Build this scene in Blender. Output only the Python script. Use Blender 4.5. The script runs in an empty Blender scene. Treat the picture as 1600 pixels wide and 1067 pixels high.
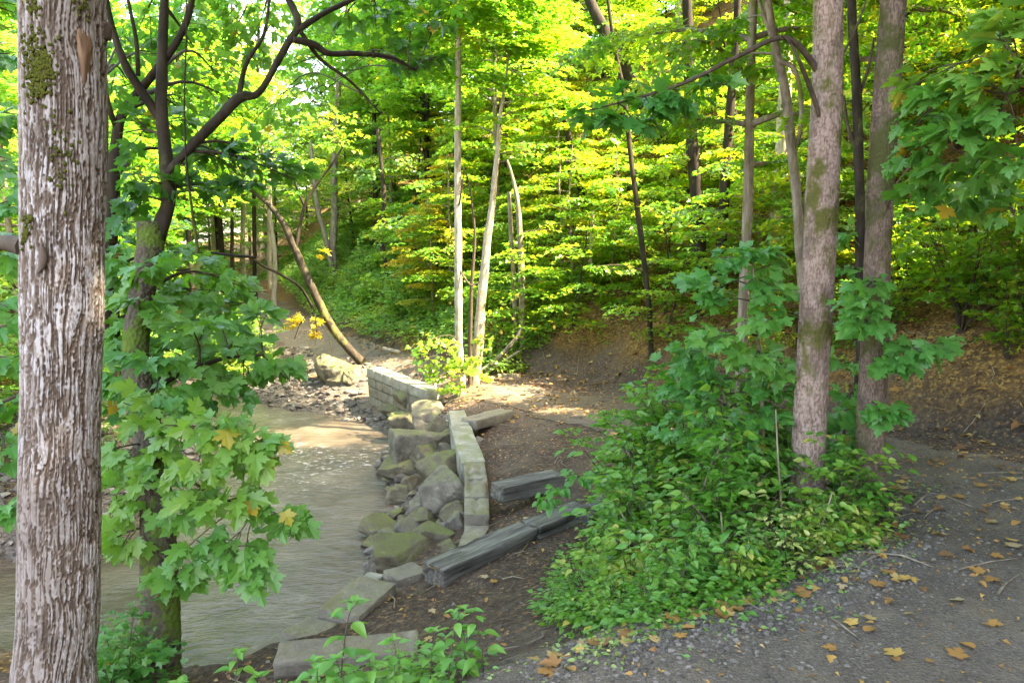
import bpy, math, numpy as np
from mathutils import Vector, Matrix
S = bpy.context.scene
COL = S.collection
R = math.radians
# ---------------------------------------------------------------- camera model (photo pixels are 1600x1067)
FPX = 1600*26/36.0; TH = R(7.5); CZ = 1.65
def ray(px, py):
    a = (px-800)/FPX; b = (533.5-py)/FPX
    return np.array([a, math.cos(TH)+b*math.sin(TH), -math.sin(TH)+b*math.cos(TH)])
def PZ(px, py, z):                       # where the line of sight meets height z
    d = ray(px, py); t = (z-CZ)/d[2]
    return np.array([d[0]*t, d[1]*t, z])
def PY(px, py, y):                       # where it reaches distance y
    d = ray(px, py); t = y/d[1]
    return np.array([d[0]*t, y, CZ+d[2]*t])
def wpx(px, y): return px/FPX*y          # a width in pixels at distance y, in metres

# ---------------------------------------------------------------- noise
def _h(ix, iy, iz, seed):
    n = (ix*374761393 + iy*668265263 + iz*2147483647*3 + seed*1274126177) & 0xFFFFFFFF
    n = ((n ^ (n >> 13))*1274126177) & 0xFFFFFFFF
    n = ((n ^ (n >> 16))*2246822519) & 0xFFFFFFFF
    return ((n ^ (n >> 15)) & 0xFFFFFF)/float(0xFFFFFF)
def noise(p, seed=0):
    p = np.asarray(p, float); i = np.floor(p).astype(np.int64); f = p-i
    u = f*f*f*(f*(f*6-15)+10); r = 0
    for dx in (0, 1):
        wx = u[..., 0] if dx else 1-u[..., 0]
        for dy in (0, 1):
            wy = u[..., 1] if dy else 1-u[..., 1]
            for dz in (0, 1):
                wz = u[..., 2] if dz else 1-u[..., 2]
                r = r + wx*wy*wz*_h(i[..., 0]+dx, i[..., 1]+dy, i[..., 2]+dz, seed)
    return r
def fbm(p, oct=4, seed=0, gain=.5):
    a = 1.; t = 0; s = 0; p = np.asarray(p, float)
    for k in range(oct):
        t = t+a*noise(p*(2.03**k)+k*17.3, seed+k); s += a; a *= gain
    return t/s
def sstep(a, b, x):
    t = np.clip((x-a)/(b-a), 0, 1); return t*t*(3-2*t)
def unit(v):
    v = np.asarray(v, float); return v/np.maximum(np.linalg.norm(v, axis=-1, keepdims=True), 1e-9)

# ---------------------------------------------------------------- meshes
class MB:
    """collects vertices, faces and one value per vertex; build() links them as ONE mesh object"""
    def __init__(s): s.v = []; s.f = []; s.a = []; s.n = 0
    def add(s, V, F, a=0.):
        V = np.asarray(V, float).reshape(-1, 3); F = np.asarray(F, np.int64)
        if len(F) == 0: return
        s.v.append(V); s.f.append(F+s.n)
        s.a.append(np.broadcast_to(np.asarray(a, float), (len(V),)).copy()); s.n += len(V)
    def mesh(s, name, mat, org=(0, 0, 0), smooth=True):
        V = np.concatenate(s.v)-np.asarray(org, float)
        me = bpy.data.meshes.new(name)
        L = np.concatenate([f.ravel() for f in s.f]); T = np.concatenate([np.full(len(f), f.shape[1]) for f in s.f])
        me.vertices.add(len(V)); me.vertices.foreach_set('co', V.astype(np.float32).ravel())
        me.loops.add(len(L)); me.loops.foreach_set('vertex_index', L.astype(np.int32))
        me.polygons.add(len(T))
        me.polygons.foreach_set('loop_start', np.concatenate([[0], np.cumsum(T)[:-1]]).astype(np.int32))
        me.polygons.foreach_set('loop_total', T.astype(np.int32))
        me.polygons.foreach_set('use_smooth', np.full(len(T), smooth))
        me.update(calc_edges=True)
        at = me.attributes.new('val', 'FLOAT', 'POINT'); at.data.foreach_set('value', np.concatenate(s.a).astype(np.float32))
        if mat: me.materials.append(mat)
        return me
    def build(s, name, mat, parent=None, org=None, smooth=True):
        if org is None: org = parent.location if parent is not None else (0, 0, 0)
        return link(name, s.mesh(name, mat, org, smooth), parent)
def link(name, me, parent=None, loc=None):
    o = bpy.data.objects.new(name, me); COL.objects.link(o)
    if parent is not None: o.parent = parent
    if loc is not None: o.location = loc
    return o
def tag(o, label=None, cat=None, group=None, kind=None):
    if label: o['label'] = label
    if cat: o['category'] = cat
    if group: o['group'] = group
    if kind: o['kind'] = kind
    return o
def root(name, loc, label, cat, group=None, rz=0, sc=1):
    o = bpy.data.objects.new(name, None); COL.objects.link(o); o.empty_display_size = .2
    o.location = Vector(loc); o.rotation_euler = (0, 0, rz); o.scale = (sc, sc, sc)
    return tag(o, label, cat, group)

def spline(P, n):
    """Catmull-Rom through rows of P (any number of columns)"""
    P = np.asarray(P, float)
    if len(P) == 2: t = np.linspace(0, 1, n)[:, None]; return P[0]*(1-t)+P[1]*t
    Q = np.vstack([2*P[0]-P[1], P, 2*P[-1]-P[-2]]); m = len(P)-1
    t = np.linspace(0, m, n); i = np.minimum(t.astype(int), m-1); f = (t-i)[:, None]
    a, b, c, d = Q[i], Q[i+1], Q[i+2], Q[i+3]
    return .5*((2*b)+(-a+c)*f+(2*a-5*b+4*c-d)*f*f+(-a+3*b-3*c+d)*f**3)
def frames(P):
    T = unit(np.gradient(P, axis=0)); U = np.zeros_like(T); u = np.array([1., 0, 0])
    if abs(T[0, 0]) > .8: u = np.array([0, 1., 0])
    for k in range(len(P)):
        u = unit(u-T[k]*u.dot(T[k])); U[k] = u
    return T, U, np.cross(T, U)
def tube(mb, P, r, seg=6, disp=None, a=0., cap=True):
    P = np.asarray(P, float); n = len(P); r = np.broadcast_to(np.asarray(r, float), (n,))
    T, U, W = frames(P); th = np.arange(seg)*2*math.pi/seg
    rr = np.repeat(r[:, None], seg, 1)
    if disp is not None: rr = rr+disp
    V = P[:, None]+rr[..., None]*(np.cos(th)[None, :, None]*U[:, None]+np.sin(th)[None, :, None]*W[:, None])
    i = np.arange(n-1)[:, None]*seg; j = np.arange(seg)[None]; j2 = (j+1) % seg
    F = np.stack([i+j, i+j2, i+seg+j2, i+seg+j], -1).reshape(-1, 4)
    if np.ndim(a) == 2: a = a.ravel()
    mb.add(V.reshape(-1, 3), F, a)
    if cap:
        for row, flip in ((0, 1), (n-1, 0)):
            c = P[row]; ring = V[row]
            Fc = np.stack([np.full(seg, seg), np.arange(seg), (np.arange(seg)+1) % seg], -1)
            if flip: Fc = Fc[:, ::-1]
            av = a if np.ndim(a) == 0 else (np.append(np.asarray(a).reshape(n, seg)[row], np.asarray(a).reshape(n, seg)[row].mean()) if np.size(a) == n*seg else 0.)
            mb.add(np.vstack([ring, c]), Fc, av)
def bark_tube(mb, P, r, seg, rows, kind, amp, seed=0, flare=None):
    """a trunk with its bark furrows as real relief; 'val' holds how high each point of the bark stands"""
    Q = spline(np.c_[P, r], rows); P, r = Q[:, :3], Q[:, 3].copy()
    L = np.r_[0, np.cumsum(np.linalg.norm(np.diff(P, axis=0), axis=1))]
    th = np.arange(seg)*2*math.pi/seg
    if flare: r = r*(1+flare[0]*np.exp(-L/flare[1]))
    R0 = float(np.mean(r))
    X = np.cos(th)[None]*R0+0*L[:, None]; Y = np.sin(th)[None]*R0+0*L[:, None]; Z = L[:, None]+0*X
    if kind == 'furrow':                  # long interlaced vertical ridges
        w = fbm(np.stack([X*9, Y*9, Z*3.], -1), 3, seed)
        n1 = noise(np.stack([X*100+w*4.2, Y*100+w*4.2, Z*7+w*2.5], -1), seed+1)
        n2 = noise(np.stack([X*45+w*3, Y*45+w*3, Z*3+w*2], -1), seed+2)
        n3 = noise(np.stack([X*130, Y*130, Z*75], -1), seed+4)
        v = np.abs(2*n1-1)*.8+np.abs(2*n2-1)*.38+(n3-.5)*.5
        v = sstep(.03, .62, v)
    elif kind == 'scaly':                 # small plates
        w = fbm(np.stack([X*14, Y*14, Z*9], -1), 3, seed)
        n1 = noise(np.stack([X*120+w*3, Y*120+w*3, Z*34+w*2], -1), seed+1)
        n2 = noise(np.stack([X*170, Y*170, Z*110], -1), seed+2)
        v = sstep(0, .6, np.abs(2*n1-1)*.75+n2*.3)
    else:
        w = fbm(np.stack([X*20, Y*20, Z*7], -1), 4, seed); v = sstep(.25, .75, w)
    low = fbm(np.stack([X*3.2, Y*3.2, Z*1.5], -1), 2, seed+9)-.5
    tube(mb, P, r, seg, disp=(v-.6)*amp+low*amp*1.8, a=v)
    return P, r

def rough_box(mb, c, size, rot, rnd=.03, amp=.01, freq=6., seed=0, seg=.04, groove=None, a=0.):
    """a weathered block: rounded edges, uneven faces; c is its centre, rot a 3x3 matrix"""
    hs = np.asarray(size, float)/2
    for ax in range(3):
        for sg in (-1, 1):
            u, v = (ax+1) % 3, (ax+2) % 3
            nu = max(3, int(2*hs[u]/seg)); nv = max(3, int(2*hs[v]/seg))
            gu, gv = np.meshgrid(np.linspace(-1, 1, nu+1), np.linspace(-1, 1, nv+1), indexing='ij')
            p = np.zeros((nu+1, nv+1, 3)); p[..., ax] = sg*hs[ax]; p[..., u] = gu*hs[u]; p[..., v] = gv*hs[v]
            inner = np.clip(p, -(hs-rnd), hs-rnd); d = unit(p-inner); q = inner+d*rnd
            q = q+d*((fbm(q*freq+seed*7.7, 4, seed)-.5)*2*amp)[..., None]
            q = q+(fbm(np.stack([q[..., 0], q[..., 1], q[..., 2]], -1)*1.3+seed*3.1, 2, seed+3)-.5)[..., None]*amp*1.5*d
            if groove:
                g = noise(np.stack([q[..., 0]*groove[1], q[..., 1]*groove[2], q[..., 2]*groove[2]], -1)+seed*5, seed+5)
                q = q-d*(sstep(.52, .75, g)*groove[0])[..., None]
            V = q.reshape(-1, 3)@np.asarray(rot).T+np.asarray(c)
            idx = np.arange((nu+1)*(nv+1)).reshape(nu+1, nv+1)
            F = np.stack([idx[:-1, :-1], idx[1:, :-1], idx[1:, 1:], idx[:-1, 1:]], -1).reshape(-1, 4)
            if sg < 0: F = F[:, ::-1]
            mb.add(V, F, a)
def yaw(a, tilt=0, roll=0):
    return np.array(Matrix.Rotation(a, 3, 'Z')@Matrix.Rotation(tilt, 3, 'Y')@Matrix.Rotation(roll, 3, 'X'))
_ico = {}
def ico(n):
    if n not in _ico:
        import bmesh
        bm = bmesh.new(); bmesh.ops.create_icosphere(bm, subdivisions=n, radius=1)
        bm.verts.ensure_lookup_table()
        _ico[n] = (np.array([v.co[:] for v in bm.verts]), np.array([[v.index for v in f.verts] for f in bm.faces])); bm.free()
    return _ico[n]
def boulder(mb, c, dims, rz, seed, sub=5, planes=13, rough=.05, a=0.):
    D, F = ico(sub); g = np.random.default_rng(seed)
    N = np.vstack([np.vstack([np.eye(3), -np.eye(3)])+g.normal(0, .5, (6, 3)), g.normal(size=(planes-6, 3))]); N = unit(N); k = np.r_[g.uniform(.55, .85, 6), g.uniform(.62, .92, planes-6)]
    q = D@N.T; rad = np.where(q > .05, k/np.maximum(q, .05), 9.)
    s = 110.; rr = -np.log(np.exp(-s*np.minimum(rad, 1.5)).sum(1)+math.exp(-s*1.15))/s
    V = D*rr[:, None]
    V = V+D*((fbm(V*2.2+seed*3.3, 4, seed)-.5)*2*rough+(fbm(V*9+seed, 4, seed+4, .65)-.5)*rough*1.6)[:, None]; V = V*1.12
    strat = noise(np.stack([V[:, 0]*1.2+seed, V[:, 1]*1.2, V[:, 2]*9+V[:, 0]*2.5], -1), seed+2)
    V = V-D*(sstep(.55, .85, strat)*rough*1.3)[:, None]
    V = V*(np.asarray(dims)/2)
    Mx = np.array(Matrix.Rotation(rz, 3, 'Z')@Matrix.Rotation(g.uniform(-.5, .5), 3, 'X')@Matrix.Rotation(g.uniform(-.35, .35), 3, 'Y'))
    mb.add(V@Mx.T+np.asarray(c), F, a)
# ---------------------------------------------------------------- materials
class NT:
    def __init__(s, name):
        s.m = bpy.data.materials.new(name); s.m.use_nodes = True; s.t = s.m.node_tree; s.t.nodes.clear()
        s.out = s.n('ShaderNodeOutputMaterial')
    def n(s, typ, **kw):
        nd = s.t.nodes.new(typ)
        for k, v in kw.items():
            if isinstance(v, bpy.types.NodeSocket): s.t.links.new(v, nd.inputs[k.replace('_', ' ')])
            elif k.replace('_', ' ') in nd.inputs and not hasattr(type(nd), k): nd.inputs[k.replace('_', ' ')].default_value = v
            else: setattr(nd, k, v)
        return nd
    def l(s, a, b): s.t.links.new(a, b)
    def val(s): return s.n('ShaderNodeAttribute', attribute_name='val').outputs['Fac']
    def obj(s, scale=(1, 1, 1)):
        tc = s.n('ShaderNodeTexCoord'); mp = s.n('ShaderNodeMapping'); s.l(tc.outputs['Object'], mp.inputs['Vector'])
        mp.inputs['Scale'].default_value = scale; return mp.outputs[0]
    def noise(s, vec, scale, detail=4, rough=.55):
        nd = s.n('ShaderNodeTexNoise'); s.l(vec, nd.inputs['Vector']); nd.inputs['Scale'].default_value = scale
        nd.inputs['Detail'].default_value = detail; nd.inputs['Roughness'].default_value = rough; return nd.outputs['Fac']
    def vor(s, vec, scale, feature='F1', out='Distance'):
        nd = s.n('ShaderNodeTexVoronoi', feature=feature); s.l(vec, nd.inputs['Vector']); nd.inputs['Scale'].default_value = scale
        return nd.outputs[out]
    def ramp(s, fac, stops, interp='LINEAR'):
        nd = s.n('ShaderNodeValToRGB'); s.l(fac, nd.inputs[0]); cr = nd.color_ramp; cr.interpolation = interp
        while len(cr.elements) < len(stops): cr.elements.new(.5)
        for e, (p, c) in zip(cr.elements, stops):
            e.position = p; e.color = (c, c, c, 1) if isinstance(c, (int, float)) else (*c, 1)
        return nd.outputs[0]
    def mix(s, fac, a, b, blend='MIX'):
        nd = s.n('ShaderNodeMix', data_type='RGBA', blend_type=blend)
        for sock, v in ((nd.inputs[0], fac), (nd.inputs[6], a), (nd.inputs[7], b)):
            if isinstance(v, bpy.types.NodeSocket): s.l(v, sock)
            elif isinstance(v, (int, float)): sock.default_value = v
            else: sock.default_value = (*v, 1)
        return nd.outputs[2]
    def math(s, op, a, b=0., clamp=False):
        nd = s.n('ShaderNodeMath', operation=op, use_clamp=clamp)
        for i, v in enumerate((a, b)):
            if isinstance(v, bpy.types.NodeSocket): s.l(v, nd.inputs[i])
            else: nd.inputs[i].default_value = v
        return nd.outputs[0]
    def bump(s, h, strength, dist=.01, normal=None):
        nd = s.n('ShaderNodeBump'); s.l(h, nd.inputs['Height']); nd.inputs['Strength'].default_value = strength
        nd.inputs['Distance'].default_value = dist
        if normal is not None: s.l(normal, nd.inputs['Normal'])
        return nd.outputs[0]
    def bsdf(s, col, rough=.8, normal=None, spec=.3, **kw):
        b = s.n('ShaderNodeBsdfPrincipled')
        for k, v in (('Base Color', col), ('Roughness', rough), ('Specular IOR Level', spec)):
            if isinstance(v, bpy.types.NodeSocket): s.l(v, b.inputs[k])
            else: b.inputs[k].default_value = (*v, 1) if isinstance(v, tuple) else v
        if normal is not None: s.l(normal, b.inputs['Normal'])
        s.l(b.outputs[0], s.out.inputs[0]); return b
    def up(s):
        g = s.n('ShaderNodeNewGeometry'); x = s.n('ShaderNodeSeparateXYZ'); s.l(g.outputs['Normal'], x.inputs[0]); return x.outputs[2]

def leaf_mat(name, stops, trans, tfac=.5, rough=.36, spec=.5):
    """stops: colour ramp over each leaf's own random value; trans: colour of the light that comes through"""
    t = NT(name); v = t.val()
    col = t.ramp(v, stops)
    b = t.bsdf(col, rough, spec=spec)
    tr = t.n('ShaderNodeBsdfTranslucent'); tc = t.ramp(v, trans); t.l(tc, tr.inputs['Color'])
    mx = t.n('ShaderNodeMixShader'); mx.inputs[0].default_value = tfac
    t.l(b.outputs[0], mx.inputs[1]); t.l(tr.outputs[0], mx.inputs[2]); t.l(mx.outputs[0], t.out.inputs[0])
    return t.m
Y_R, Y_T = (.42, .28, .035), (.60, .36, .03)
L_MAPLE = leaf_mat('maple_leaf', [(0, (.06, .19, .04)), (.5, (.10, .25, .045)), (.9, (.17, .30, .05)), (.96, (.26, .29, .05)), (1, Y_R)],
                   [(0, (.10, .38, .04)), (.9, (.22, .48, .04)), (1, Y_T)], .42)
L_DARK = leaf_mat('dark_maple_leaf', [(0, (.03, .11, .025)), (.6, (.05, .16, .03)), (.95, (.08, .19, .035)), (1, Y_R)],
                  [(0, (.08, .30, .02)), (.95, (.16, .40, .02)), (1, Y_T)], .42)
L_BLUE = leaf_mat('bluish_maple_leaf', [(0, (.045, .18, .04)), (.5, (.075, .235, .05)), (.93, (.125, .27, .05)), (1, (.3, .24, .04))],
                  [(0, (.09, .38, .03)), (.93, (.2, .47, .03)), (1, Y_T)], .42)
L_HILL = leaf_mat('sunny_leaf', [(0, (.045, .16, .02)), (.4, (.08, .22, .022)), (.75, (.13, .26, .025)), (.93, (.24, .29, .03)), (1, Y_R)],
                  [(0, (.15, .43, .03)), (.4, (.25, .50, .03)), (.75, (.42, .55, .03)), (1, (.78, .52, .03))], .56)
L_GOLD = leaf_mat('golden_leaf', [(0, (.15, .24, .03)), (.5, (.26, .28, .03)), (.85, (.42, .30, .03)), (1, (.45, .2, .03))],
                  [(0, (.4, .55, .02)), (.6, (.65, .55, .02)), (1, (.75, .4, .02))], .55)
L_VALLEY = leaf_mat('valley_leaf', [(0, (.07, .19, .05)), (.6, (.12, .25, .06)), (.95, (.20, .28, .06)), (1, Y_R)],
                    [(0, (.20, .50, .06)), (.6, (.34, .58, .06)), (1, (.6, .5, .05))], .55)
L_BUSH = leaf_mat('bush_leaf', [(0, (.055, .18, .025)), (.45, (.10, .255, .032)), (.8, (.18, .30, .04)), (.93, (.31, .34, .075)), (1, (.48, .40, .09))],
                  [(0, (.12, .40, .025)), (.8, (.26, .48, .03)), (1, (.55, .48, .06))], .42)
L_PALE = leaf_mat('pale_bush_leaf', [(0, (.12, .25, .07)), (.5, (.21, .31, .09)), (.85, (.38, .40, .12)), (1, (.52, .45, .14))],
                  [(0, (.2, .42, .05)), (1, (.5, .48, .08))], .4)
L_HERB = leaf_mat('herb_leaf', [(0, (.05, .19, .035)), (.6, (.095, .26, .045)), (1, (.16, .31, .05))],
                  [(0, (.08, .38, .03)), (1, (.22, .46, .04))], .4)
L_COVER = leaf_mat('ground_cover_leaf', [(0, (.04, .13, .03)), (.6, (.07, .19, .035)), (.93, (.14, .23, .04)), (1, (.3, .22, .04))],
                   [(0, (.12, .36, .03)), (1, (.36, .44, .04))], .45)
L_FALL = leaf_mat('fallen_leaf', [(0, (.13, .07, .035)), (.3, (.22, .11, .04)), (.6, (.32, .17, .05)), (.85, (.40, .26, .07)), (1, (.33, .26, .17))],
                  [(0, (.2, .09, .02)), (1, (.4, .22, .04))], .15, rough=.6, spec=.25)

def bark_mat(name, low, mid, high, moss=None, mossamt=.5, lichen=None, lich=.5, stretch=.18, scale=14, bump=.5, useval=False, mossscale=2.2):
    t = NT(name); o = t.obj((1, 1, stretch)); o1 = t.obj()
    n = t.noise(o, scale, 6, .65)
    h = t.math('ADD', t.math('MULTIPLY', n, .55), t.math('MULTIPLY', t.val(), .45)) if useval else n
    col = t.ramp(h, [(.28, low), (.5, mid), (.72, high)])
    col = t.mix(t.math('MULTIPLY', t.noise(o1, 3.1, 3), .5), col, t.mix(.5, col, tuple(c*f for c, f in zip(mid, (1.75, 1.6, 1.4)))), 'MIX')
    col = t.mix(t.ramp(t.noise(t.obj((1, 1, .6)), 6., 5, .65), [(.5, 0.), (.62, .6)]), col, low)
    if lichen:
        p = t.ramp(t.noise(t.obj((1, 1, .5)), 2.0, 3), [(.40, 0.), (.62, 1.)])
        q = t.ramp(t.noise(t.obj((1, 1, .35)), 46, 4, .7), [(.40+.1*(1-lich), 0.), (.50+.1*(1-lich), 1.)])
        m = t.math('MULTIPLY', t.math('ADD', t.math('MULTIPLY', p, .8), .2), q)
        if useval: m = t.math('MULTIPLY', m, t.ramp(t.val(), [(.5, 0.), (.95, 1.)]))
        col = t.mix(m, col, lichen)
    if moss:
        p = t.ramp(t.noise(t.obj((1, 1, .7)), mossscale, 5, .68), [(.66-.3*mossamt, 0.), (.74-.3*mossamt, 1.)])
        mc = t.mix(t.noise(o1, 40, 3), moss, tuple(c*1.9 for c in moss))
        col = t.mix(p, col, mc)
    t.bsdf(col, .85, t.bump(t.noise(t.obj((1, 1, max(stretch, .3))), 55, 4, .7), bump, .006), spec=.2)
    return t.m
BARK_BIG = bark_mat('furrowed_bark', (.06, .043, .034), (.12, .095, .08), (.18, .155, .14), lichen=(.36, .35, .365), lich=.5, useval=True, scale=18)
BARK_PINK = bark_mat('scaly_pinkish_bark', (.08, .052, .042), (.20, .142, .12), (.28, .215, .19), moss=(.055, .055, .014), mossamt=.50, stretch=.5, scale=30, useval=True)
BARK_BROWN = bark_mat('scaly_brown_bark', (.045, .033, .027), (.105, .075, .062), (.16, .12, .098), moss=(.035, .038, .012), mossamt=.60, stretch=.5, scale=30, useval=True)
BARK_MOSS = bark_mat('mossy_bark', (.03, .025, .02), (.06, .05, .04), (.10, .085, .06), moss=(.05, .08, .012), mossamt=.56, stretch=.6, scale=20, useval=True, mossscale=5)
BARK_LEAN = bark_mat('speckled_bark', (.014, .011, .008), (.032, .026, .018), (.075, .058, .038), moss=(.075, .07, .018), mossamt=.5, stretch=.5, scale=20)
BARK_DARK = bark_mat('dark_bark', (.012, .009, .007), (.026, .020, .015), (.055, .043, .032), moss=(.05, .055, .018), mossamt=.3)
BARK_GREY = bark_mat('grey_bark', (.07, .056, .042), (.18, .15, .115), (.31, .265, .21), moss=(.08, .085, .02), mossamt=.3, scale=20)
BARK_PALE = bark_mat('pale_bark', (.2, .16, .12), (.38, .32, .25), (.5, .44, .36), moss=(.12, .12, .04), mossamt=.25, scale=16)
BARK_SUNNY = bark_mat('sunlit_toned_bark', (.13, .105, .08), (.30, .255, .20), (.46, .41, .34), moss=(.10, .095, .03), mossamt=.34, scale=22)  # bark tone raised so the slender pair looks sunlit
TWIG = bark_mat('twig_bark', (.03, .022, .016), (.06, .045, .033), (.11, .085, .062), scale=30, bump=.2)

def wood_wound():
    t = NT('bare_wood'); o = t.obj((1, 1, .12))
    t.bsdf(t.ramp(t.noise(o, 30, 5, .6), [(.3, (.07, .038, .02)), (.55, (.17, .10, .06)), (.75, (.30, .21, .15))]), .7, t.bump(t.noise(o, 60, 4), .4, .004))
    return t.m
WOOD = wood_wound()
def moss_mat():
    t = NT('moss'); o = t.obj()
    t.bsdf(t.ramp(t.noise(o, 60, 4), [(.3, (.035, .042, .008)), (.6, (.075, .085, .015)), (.8, (.13, .135, .025))]), .95, t.bump(t.noise(o, 130, 4, .7), .8, .01), spec=.1)
    return t.m
MOSS = moss_mat()

def stone_mat(name, a, b, c, moss, mossamt, mossup=True, scale=5):
    t = NT(name); o = t.obj()
    n = t.noise(o, scale, 7, .62); n2 = t.noise(o, scale*9, 4, .7)
    col = t.ramp(n, [(.3, a), (.5, b), (.7, c)])
    col = t.mix(t.math('MULTIPLY', n2, .45), col, tuple(x*.45 for x in b))
    pale = t.ramp(t.noise(o, scale*2.2, 5, .7), [(.62, 0.), (.70, 1.)])
    col = t.mix(t.math('MULTIPLY', pale, .5), col, tuple(min(1, x*1.35) for x in c))
    m = t.math('ADD', t.math('MULTIPLY', t.noise(o, scale*.9, 6, .7), .8), t.math('MULTIPLY', t.noise(o, scale*6, 5, .75), .2))
    if mossup: m = t.math('ADD', m, t.math('MULTIPLY', t.math('SUBTRACT', t.up(), .45), .22))
    m = t.ramp(m, [(.66-.3*mossamt, 0.), (.80-.3*mossamt, 1.)])
    col = t.mix(t.math('MULTIPLY', m, .85), col, t.mix(t.noise(o, 30, 4), moss, tuple(x*1.7 for x in moss)))
    h = t.math('ADD', n, t.math('MULTIPLY', n2, .35))
    t.bsdf(col, .8, t.bump(h, .8, .04), spec=.3)
    return t.m
ROCK = stone_mat('mossy_boulder', (.05, .042, .026), (.125, .108, .072), (.23, .205, .15), (.06, .072, .016), .55)
ROCK_WET = stone_mat('grey_boulder', (.06, .052, .038), (.14, .125, .098), (.25, .23, .185), (.06, .07, .02), .45)
STONE = stone_mat('cut_stone', (.15, .14, .115), (.26, .245, .205), (.36, .34, .29), (.10, .11, .045), .30, scale=4)
STONE_DIM = stone_mat('weathered_stone', (.11, .095, .075), (.19, .17, .135), (.28, .25, .20), (.09, .085, .035), .30, scale=4)
def timber_mat():
    t = NT('weathered_timber'); o = t.obj((.22, 3.0, 3.0)); n = t.noise(o, 7, 6, .65); o1 = t.obj()
    col = t.ramp(n, [(.3, (.02, .019, .017)), (.5, (.098, .092, .082)), (.7, (.21, .198, .178))])
    col = t.mix(t.math('MULTIPLY', t.ramp(t.noise(o1, 6, 4), [(.5, 0.), (.7, 1.)]), .35), col, (.09, .10, .05))
    t.bsdf(col, .85, t.bump(n, .7, .015), spec=.2); return t.m
TIMBER = timber_mat()

def ground_mat():
    # 'val': 0 dark trodden soil, 1 hillside leaf mould, 2 stream gravel, 3 grey bank gravel
    t = NT('forest_soil'); o = t.obj(); v = t.val()
    big = t.noise(o, .9, 5, .6); fine = t.noise(o, 22, 6, .7); sp = t.vor(o, 38, out='Color')
    sx = t.n('ShaderNodeSeparateColor'); t.l(sp, sx.inputs[0])
    soil = t.ramp(fine, [(.3, (.018, .012, .009)), (.5, (.052, .036, .027)), (.7, (.11, .082, .062))])
    soil = t.mix(t.ramp(big, [(.42, 0.), (.62, .6)]), soil, t.mix(.5, soil, (.15, .125, .10)))
    chip = t.ramp(sx.outputs[0], [(.86, 0.), (.9, 1.)])
    soil = t.mix(t.math('MULTIPLY', chip, .65), soil, t.ramp(sx.outputs[1], [(0, (.10, .05, .028)), (.5, (.20, .11, .05)), (1, (.27, .18, .10))]))
    mould = t.ramp(t.noise(o, 9, 6, .7), [(.3, (.035, .021, .013)), (.5, (.10, .058, .026)), (.7, (.20, .115, .04))])
    chip2 = t.ramp(sx.outputs[2], [(.6, 0.), (.68, 1.)])
    mould = t.mix(t.math('MULTIPLY', chip2, .7), mould, t.ramp(sx.outputs[1], [(0, (.16, .075, .028)), (.5, (.30, .165, .04)), (1, (.40, .27, .08))]))
    c3 = t.vor(o, 26, out='Color'); s3 = t.n('ShaderNodeSeparateColor'); t.l(c3, s3.inputs[0])
    grav = t.mix(t.noise(o, 60, 3), t.ramp(s3.outputs[0], [(0, (.04, .034, .028)), (.6, (.095, .082, .068)), (1, (.18, .16, .135))]), (.07, .06, .05))
    col = t.mix(t.math('MINIMUM', v, 1., True), soil, mould)
    col = t.mix(t.math('SUBTRACT', v, 1., True), col, grav)
    hg = t.math('ADD', t.math('MULTIPLY', fine, .6), t.math('ADD', t.math('MULTIPLY', t.vor(o, 38), .5), t.math('MULTIPLY', t.vor(o, 14), .5)))
    t.bsdf(col, .92, t.bump(hg, .75, .03), spec=.15)
    return t.m
GROUND = ground_mat()
def path_mat(name, a, b, c, tan):
    t = NT(name); o = t.obj(); v = t.val()
    fine = t.noise(o, 70, 5, .75); cl = t.vor(o, 75, out='Color'); s = t.n('ShaderNodeSeparateColor'); t.l(cl, s.inputs[0])
    col = t.ramp(t.math('ADD', t.math('MULTIPLY', fine, .6), t.math('MULTIPLY', t.noise(o, 1.6, 6, .65), .4)), [(.36, a), (.5, b), (.62, c)])
    col = t.mix(t.ramp(t.noise(o, 3.1, 6, .7), [(.48, 0.), (.66, .6)]), col, (.19, .15, .105))
    peb = t.ramp(s.outputs[0], [(.88, 0.), (.93, 1.)])
    col = t.mix(t.math('MULTIPLY', peb, .3), col, tuple(min(1, x*1.6) for x in c))
    col = t.mix(v, col, t.ramp(fine, [(.3, tuple(x*.6 for x in tan)), (.6, tan)]))
    h = t.math('ADD', fine, t.math('MULTIPLY', t.vor(o, 75), .7))
    b = t.bsdf(col, .88, t.bump(h, .9, .014), spec=.2)
    ed = t.n('ShaderNodeAttribute', attribute_name='edge').outputs['Fac']          # the gravel thins out into the soil
    a = t.ramp(t.math('ADD', ed, t.math('MULTIPLY', t.math('SUBTRACT', t.noise(o, 9, 6, .75), .5), .9)), [(.45, 0.), (.55, 1.)])
    tr = t.n('ShaderNodeBsdfTransparent'); mx = t.n('ShaderNodeMixShader'); t.l(a, mx.inputs[0]); t.l(b.outputs[0], mx.inputs[1]); t.l(tr.outputs[0], mx.inputs[2]); t.l(mx.outputs[0], t.out.inputs[0]); return t.m
PATH = path_mat('trodden_gravel', (.062, .050, .040), (.108, .090, .073), (.155, .133, .110), (.115, .085, .055))
GRAVEL = (lambda t: (t.bsdf(t.ramp(t.val(), [(0, (.045, .038, .032)), (.6, (.095, .083, .072)), (1, (.17, .152, .132))]), .8, t.bump(t.noise(t.obj(), 60, 3), .4, .005)), t.m)[1])(NT('loose_gravel'))

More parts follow.
